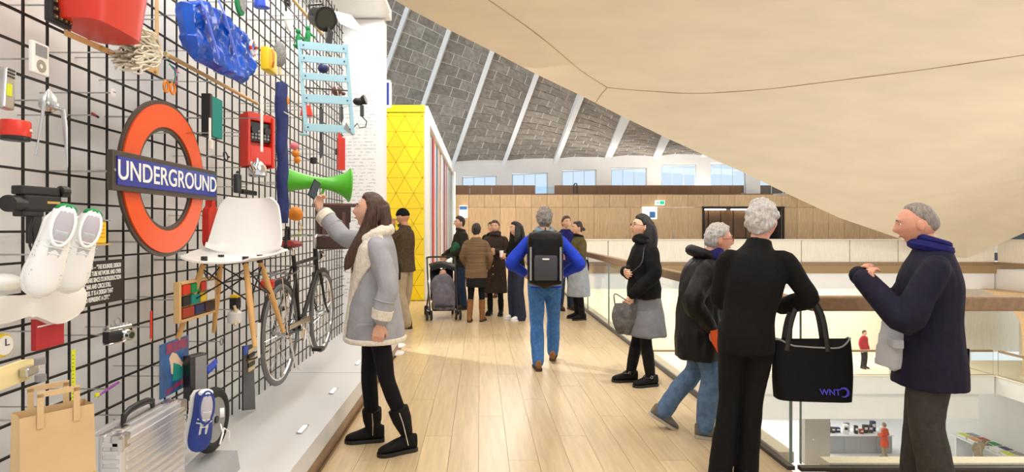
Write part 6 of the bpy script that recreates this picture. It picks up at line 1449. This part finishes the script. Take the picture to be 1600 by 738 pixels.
# older person in puffer and jeans
def ex_puff(t, J, HM, s):
    q = MB(); w_ = J['wrR']; M = Matrix.Translation(w_+Vector((.03, .05, -.07)))
    q.prism([(-.07, .07), (.05, .08), (.06, -.02), (.0, -.11), (-.05, -.02)], -.02, .02); q.v = [M @ Matrix.Rotation(R(90), 4, 'Y') @ Matrix.Rotation(R(90), 4, 'Z') @ v for v in q.v]; q.build('orange_purse', 'orange_leather', t)
    for z in (.70, .82, .94, 1.06, 1.18, 1.30):
        c = centre(J, z); q = MB(); q.tube([c+Vector((math.cos(a)*.205, math.sin(a)*.172+.0, 0)) for a in [2*PI*k/28 for k in range(28)]], (.004, .004), 6, up=(0, 0, 1), closed=True)
    q = MB(); q.torus(J['nek']+Vector((0, -.05, .02)), .085, .04, (0, .4, 1), 22, 10, .075); q.build('hood', 'puffer_black', t, True)
person('grey haired person in glasses, black padded coat and jeans stepping forward', G(1092, 4.2), (1, -.12), 1.54, dict(pel=(0, .0, .84), che=(0, .02, 1.12), nek=(0, .065, 1.295), hed=(0, .14, 1.415), shL=(-.155, .03, 1.215), shR=(.155, .03, 1.215), elR=(.235, -.10, .99), wrR=(.215, .03, .80), hdR=(-.1, .6, -.7), cuR=50, elL=(-.225, .02, .98), wrL=(-.16, .20, .85), hiL=(-.08, 0, .81), hiR=(.08, .0, .81), knL=(-.08, .0, .46), anL=(-.09, -.24, .13), fpL=-32, knR=(.085, .06, .44), anR=(.09, .02, .08), ftR=-14, hp=-3),
       top=dict(mat='puffer_black', sec=[(.62, .215, .185), (.78, .215, .185), (.94, .205, .175), (1.08, .20, .17), (1.22, .205, .165), (1.34, .195, .14), (1.41, .125, .1), (1.46, .085, .085)], sleeve=(.088, .078, .06), fold=.014, fs=11, cuff=.02), legs=dict(mat='denim_mid', r=(.098, .078, .072), fold=.011), feet=dict(mat='walking_shoe', sole='taupe_wall', laces='white_print', shaft=.03), hair=dict(mat='hair_grey', thick=.022, rough=.014), brow='brow_grey', skin='skin_rosy', glasses='red_leather', scarf='scarf_navy', vox=.009, extra=ex_puff)
# woman in black with tote, back view
person('woman in black seen from behind with curly grey hair leaning on the rail', G(1184, 3.36), (.42, 1), 1.66, dict(pel=(-.06, -.025, .91), nek=(.005, .05, 1.39), che=(-.02, .0, 1.21), hed=(.03, .09, 1.535), elR=(.265, .03, 1.10), wrR=(.14, .17, 1.03), elL=(-.21, .05, 1.07), wrL=(-.10, .19, 1.0), shR=(.145, .02, 1.32), shL=(-.165, .01, 1.315), hiL=(-.13, -.025, .89), hiR=(.01, -.025, .89), knL=(-.155, -.03, .48), anL=(-.20, -.09, .085), knR=(-.03, -.02, .48), anR=(-.06, -.02, .085), hdR=(-.6, .5, .1), cuR=40, hp=-14, hy=-24),
       top=dict(mat='wool_black', sec=[(.80, .155, .13), (.90, .158, .13), (1.04, .145, .12), (1.20, .165, .128), (1.32, .165, .115), (1.39, .105, .088), (1.43, .078, .078), (1.465, .068, .070)], sleeve=(.064, .056, .052), name='jacket'), legs=dict(mat='wool_black', r=(.088, .060, .072), end=-.05, fold=.008, hipw=.88), feet=dict(mat='boot_black'), hair=dict(mat='hair_grey', thick=.030, rough=.022, fused=True), brow='brow_grey', skin='skin_rosy', vox=.009)
tb = thing('tote_bag', 'black shoulder tote bag with small purple lettering hanging by the glass corner', 'bag', (1.925, 3.34, .512), R(-6))
q = MB()
def totef(u, v):
    a = 2*PI*u; c = math.copysign(abs(math.cos(a))**.35, math.cos(a)); s_ = math.copysign(abs(math.sin(a))**.6, math.sin(a)); wv = .012*math.sin(7*u*PI)*v
    return (c*(.205+.012*math.sin(v*3)), s_*(.07-.045*v), v*.33+.02*v*math.cos(2*a)+wv)
q.grid(totef, 40, 12, 0, True); q.f += [[i*13 for i in range(39, -1, -1)], [i*13+12 for i in range(40)]]; q.m += [0, 0]; q.build('bag_body', 'leggings_black', tb, True)
q = MB(); q.tube([Vector(totef(i/40, 1.0)) for i in range(40)], .005, 6, closed=True); q.build('zip_edge', 'grey_plastic', tb, True)
for y_ in (-.03, .03):
    q = MB(); q.tube(smoothpath([(-.15, y_, .28), (-.125, y_, .45), (-.07, y_*.5, .57), (-.01, y_*.5, .58), (.045, y_, .48), (.075, y_, .28)], [.01]*6)[0], (.014, .004), 6, up=(0, 1, 0)); q.build('strap', 'black_plastic', tb, True)
mat('purple_print', '#4a3fc8', .5); LM = Matrix.Translation((.065, -.0745, .058)) @ Matrix.Rotation(R(82), 4, 'X'); o = text_obj('lettering', 'WNT', .048, 'purple_print', tb, (0, 0, 0), .0006, M=LM, bold=.0006, sx=.95)
q = MB(); q.tube([LM @ Vector((.072+.024*math.cos(a), .002+.024*math.sin(a), .001)) for a in [R(k) for k in range(-120, 151, 15)]], [.002+.005*math.sin(PI*k/18) for k in range(19)], 6, up=(0, 1, 0)); q.build('swoosh_mark', 'purple_print', tb, True)
# man in dark jacket at the right
def ex_suit(t, J, HM, s):
    c = lambda z: centre(J, z); co = [o for o in t.children if o.name.startswith('jacket')][0]
    q = MB(); limb(q, [c(1.06)+Vector((-.07, .135, 0)), c(.92)+Vector((-.09, .145, 0)), c(.76)+Vector((-.09, .158, 0))], [(.07, .02), (.085, .022), (.09, .022)], up=(1, 0, 0)); me = fuse(q, .009, 2, .006, 12); o = link('pale_jacket_lining', me, co, True); me.materials.append(MATS['shirt_grey'])
    q = MB(); q.box(c(.90)+Vector((-.13, .155, 0)), (.10, .05, .045), .005, rot=(0, 0, .25)); q.build('pocket_flap', 'shirt_grey', co)
    q = MB(); q.box(c(.80)+Vector((0, -.158, 0)), (.006, .012, .16)); q.build('back_vent', 'wool_black', co)
    q = MB(); q.torus(J['nek']+Vector((0, .005, .03)), .078, .030, (0, -.25, 1), 24, 8, .076); q.torus(J['nek']+Vector((0, -.005, .065)), .070, .018, (0, -.35, 1), 24, 8, .07); q.build('upturned_collar', 'scarf_navy', co, True)
person('man in a dark navy jacket and grey trousers with raised hands at right', G(1452, 3.05), (-.86, .55), 1.63, dict(elL=(-.26, .12, 1.03), wrL=(-.15, .26, 1.19), hdL=(.15, .15, .95), hnL=(.5, -.6, .2), cuL=48, elR=(.25, .14, 1.05), wrR=(.10, .28, 1.20), hdR=(-.15, .15, .95), hnR=(-.5, -.6, .2), cuR=48, anL=(-.10, -.05, .085), anR=(.10, .05, .085), hp=-8, hed=(0, .05, 1.52)),
       top=dict(mat='suit_navy', sec=[(.70, .205, .175), (.84, .20, .168), (.98, .19, .155), (1.10, .188, .15), (1.24, .20, .155), (1.345, .195, .13), (1.42, .125, .1), (1.46, .085, .085)], sleeve=(.08, .07, .056), name='jacket', fold=.007, cuff=-.055), legs=dict(mat='trouser_grey', r=(.105, .086, .08), fold=.008, end=-.03), feet=dict(mat='boot_black'), hair=dict(mat='hair_short_grey', thick=.007, rough=.002, style='bald'), brow='brow_grey', skin='skin_rosy', lips=True, vox=.009, extra=ex_suit)

# ------------------------------------------------------------------ pushchair with child
st = thing('pushchair', 'black pushchair with a grey blanket spread over its seat', 'pushchair', G(691, 9.7), R(8))
for sx in (-1, 1):
    q = MB(); q.tube([(sx*.24, .30, .97), (sx*.24, .20, .80), (sx*.23, -.02, .42), (sx*.22, -.30, .16)], .014, 8); q.build('side_tube', 'steel_dark', st, True)
    q = MB(); q.tube([(sx*.23, -.02, .42), (sx*.25, .28, .12)], .014, 8); q.build('rear_tube', 'steel_dark', st, True)
    for k, y in enumerate((-.33, .28)):
        for dx in (-.035, .035):
            q = MB(); q.torus((sx*.235+dx, y, .085), .066, .018, (1, 0, 0), 24, 8); wl_ = q.build('wheel', 'tyre_black', st, True); q = MB(); q.cyl((sx*.235+dx-.015, y, .085), (sx*.235+dx+.015, y, .085), .035, seg=14); q.build('hub', 'chrome', wl_, True)
        q = MB(); q.tube([(sx*.235, y, .085), (sx*.235, y+.03, .16)], .012, 8); q.build('fork', 'chrome', st, True)
q = MB(); q.tube(smoothpath([(-.24, .30, .97), (-.2, .33, 1.0), (.2, .33, 1.0), (.24, .30, .97)], [.015]*4)[0], .016, 8); q.build('handle_bar', 'black_plastic', st, True)
q = MB(); q.box((0, .08, .55), (.40, .06, .55), .02, rot=(R(-22), 0, 0)); q.build('seat_back', 'puffer_black', st, True); q = MB(); q.box((0, -.12, .34), (.38, .32, .06), .02); q.build('seat', 'puffer_black', st, True)
q = MB(); q.box((0, -.02, .19), (.36, .36, .12), .03); q.build('basket', 'black_plastic', st, True); q = MB(); q.box((0, -.36, .24), (.30, .10, .03), .01); q.build('footrest', 'black_plastic', st)
q = MB(); q.grid(lambda u, v: ((u-.5)*.44*(1-.1*v), .16-.20*math.sin(v*PI/2)-.02, .78+.10*math.cos(v*PI*.5)+.05*math.sin(u*PI)), 12, 6, .012); q.build('canopy', 'puffer_black', st, True)
q = MB(); q.ball((0, -.13, .52), (.21, .17, .22)); q.ball((0, -.28, .38), (.20, .14, .22)); q.box((0, -.36, .30), (.36, .06, .26), .03); me = fuse(q, .012, 3, .022, 9); o = link('blanket', me, st, True); me.materials.append(MATS['blanket_grey'])
ch = thing('sleeping_child', 'small child lying in the pushchair, only the face showing', 'child', (0, 0, 0)); ch.matrix_world = Matrix.Translation(G(691, 9.7)) @ Matrix.Rotation(R(8), 4, 'Z')
q = MB(); HM = Matrix.Translation((0.01, -.04, .73)) @ Matrix.Rotation(PI, 4, 'Z') @ Matrix.Rotation(R(25), 4, 'X'); limb(q, [(0, -.02, .5), (0, -.02, .60), (0.01, -.03, .68)], [.09, .08, .04]); me = fuse(q, .012, 2); qq = MB(); qq.add([v.co for v in me.vertices], [list(p.vertices) for p in me.polygons]); head_mesh(qq, HM, .78); qq.build('body', 'skin_fair', ch, True)
q = MB(); hair_cap(q, HM, .78, .01); q.build('hair', 'hair_dark', ch, True)
for sx in (-1, 1): q = MB(); q.ball(HM @ (Vector((sx*.031, .0835, .012))*.78), .009, 10, 6); q.build('eyelid', 'skin_rosy', ch, True)
# ------------------------------------------------------------------ far small figures below
person('person in a red top and dark trousers on the lower floor across the atrium', Vector(((1350-CX)*25/F, 25.0, -4.58)), (.4, -1), 1.66, {}, top=dict(mat='red_top', sec=SHIRT), legs=dict(mat='wool_black', r=(.09, .07, .06)), feet=dict(mat='shoe_brown'), hair=dict(mat='hair_dark', thick=.016), vox=.016)
person('person in a coral top standing at the ground floor counter', Vector(((1382-CX)*27.2/F, 27.2, -9.35)), (-.5, 1), 1.66, dict(wrL=(-.1, .22, 1.05), wrR=(.1, .22, 1.05)), top=dict(mat='coral_top', sec=[(.55, .21, .17), (.75, .2, .16)]+SHIRT[1:]), legs=dict(mat='chino', r=(.085, .065, .055)), feet=dict(mat='shoe_brown'), hair=dict(mat='hair_fair', thick=.018), vox=.016)
person('person in beige leaning over the sloping book table downstairs', Vector((21.95, 25.4, -9.35)), (1, -.1), 1.62, dict(nek=(0, .18, 1.33), hed=(0, .28, 1.42), che=(0, .08, 1.2)), top=dict(mat='chino', sec=SHIRT), legs=dict(mat='chino', r=(.09, .07, .06)), feet=dict(mat='shoe_brown'), hair=dict(mat='hair_fair', thick=.018), vox=.016)
# ------------------------------------------------------------------ ground floor shop
t = thing('shop_counter', 'long grey shop counter on the ground floor behind the coral person', 'counter', (18.3, 28.2, -9.35))
q = MB(); q.box((0, 0, .42), (3.1, .9, .84)); q.build('body', 'grey_counter', t)
for k in range(4): q = MB(); q.box((-1.16+k*.775, -.455, .42), (.755, .02, .76)); q.build('front_panel', 'grey_counter', t)
q = MB(); q.box((0, 0, .86), (3.2, 1.0, .05)); q.build('worktop', 'white_panel', t)
rs = random.Random(11); cl = ['black_plastic', 'steel_dark', 'navy_plastic', 'white_plastic', 'grey_plastic', 'black_plastic', 'brick_red']
def boxed(q_loc, d, m_, nm, lab, cat_, grp):
    t_ = thing(nm, lab, cat_, q_loc, rs.uniform(-.2, .2), grp); q = MB(); q.box((0, 0, d[2]/2), d, .01); q.build('carton', m_, t_); q = MB(); q.box((0, -d[1]/2-.003, d[2]*.6), (d[0]*.7, .006, d[2]*.3)); q.build('label_panel', 'white_print' if m_ != 'white_plastic' else 'black_plastic', t_)
ORD = ['first', 'second', 'third', 'fourth', 'fifth', 'sixth', 'seventh', 'eighth', 'ninth', 'tenth', 'eleventh', 'twelfth', 'thirteenth']
cn = ['black', 'dark grey', 'navy', 'white', 'grey', 'black', 'brick red']
for k in range(11): boxed((16.95+k*.26, 28.1+rs.uniform(-.2, .2), -8.465), (rs.uniform(.14, .22), .16, rs.uniform(.2, .55)), cl[k % 7], 'boxed_goods', cn[k % 7]+' boxed item, '+ORD[k]+' from the left on the grey shop counter', 'box', 'goods on the shop counter')
t = thing('wall_shelf', 'white wall shelf unit at the back of the shop', 'shelf', (18.5, 32.7, -9.35))
for z in (.5, 1.1, 1.7, 2.3): q = MB(); q.box((0, 0, z), (7.0, .36, .04)); q.build('shelf_board', 'white_panel', t)
for x in (-3.5, 0, 3.5): q = MB(); q.box((x, 0, 1.2), (.05, .36, 2.4)); q.build('upright', 'white_panel', t)
for k in range(6): boxed((16.2+k*.5+(.6 if k > 3 else 0), 32.62, -8.23), (.3, .2, rs.uniform(.25, .45)), cl[(k*3) % 7], 'boxed_goods', cn[(k*3) % 7]+' boxed item, '+ORD[k]+' from the left on the back shelf', 'box', 'goods on the back shelf')
t = thing('book_table', 'white display table with rows of books along the right wall downstairs', 'table', (22.85, 23.6, -9.35))
q = MB(); q.box((0, 0, 1.05), (.95, 7.6, .06)); q.build('table_top', 'white_panel', t)
for y in (-3.6, -1.2, 1.2, 3.6): q = MB(); q.box((0, y, .51), (.8, .1, 1.02)); q.build('leg_panel', 'white_panel', t)
bn = ['lime yellow', 'green', 'white', 'brick red', 'dark bronze', 'grey', 'orange', 'navy']
bc = ['lime_yellow', 'green_felt', 'white_plastic', 'brick_red', 'dark_bronze', 'grey_plastic', 'orange_plastic', 'navy_plastic']
for k in range(26):
    y = 20.2+(k//2)*.56; x = 22.62+(k % 2)*.42
    t = thing('display_book', bn[(k*5) % 8]+' book, '+ORD[12-k//2]+' from the far end, '+('wall' if k % 2 else 'aisle')+' side of the display table', 'book', (x, y, -8.27), rs.uniform(-.15, .15), 'books on the display table'); q = MB(); q.box((0, 0, .06), (.30, .40, .10), .006); q.build('pages', 'white_print', t); q = MB(); q.box((0, 0, .12), (.32, .42, .02), .004); q.build('cover', bc[(k*5) % 8], t)
# ------------------------------------------------------------------ barrier stands and extinguisher beside the woman
for (px, Y, lab) in ((615, 7.35, 'white barrier stand with flat foot, farther of the two behind the woman'), (612, 6.9, 'white barrier stand with flat foot, nearer of the two behind the woman')):
    t = thing('barrier_stand', lab, 'stand', G(px, Y), 0, 'white barrier stands'); q = MB(); q.lathe([(.15, 0), (.15, .012), (.05, .03), (.02, .034)], seg=28); q.build('foot', 'white_panel', t, True); q = MB(); q.cyl((0, 0, .03), (0, 0, .52), .016, seg=12); q.build('post', 'white_panel', t, True); q = MB(); q.box((0, 0, .53), (.05, .05, .03), .006); q.build('cap', 'grey_plastic', t)
t = thing('fire_extinguisher', 'slim red fire extinguisher with black hose behind the woman', 'extinguisher', G(612, 8.0))
q = MB(); q.lathe([(.055, 0), (.06, .02), (.06, .36), (.03, .42), (.02, .44)], seg=22); q.build('cylinder', 'red_plastic', t, True); q = MB(); q.box((.02, 0, .46), (.10, .03, .03), .006); q.build('lever', 'black_plastic', t); q = MB(); q.tube(smoothpath([(.02, 0, .45), (.10, -.02, .43), (.13, -.02, .25), (.07, -.02, .12)], [.01]*4)[0], .009, 8); q.build('hose', 'black_plastic', t, True)
bpy.data.scenes.remove(WORK)
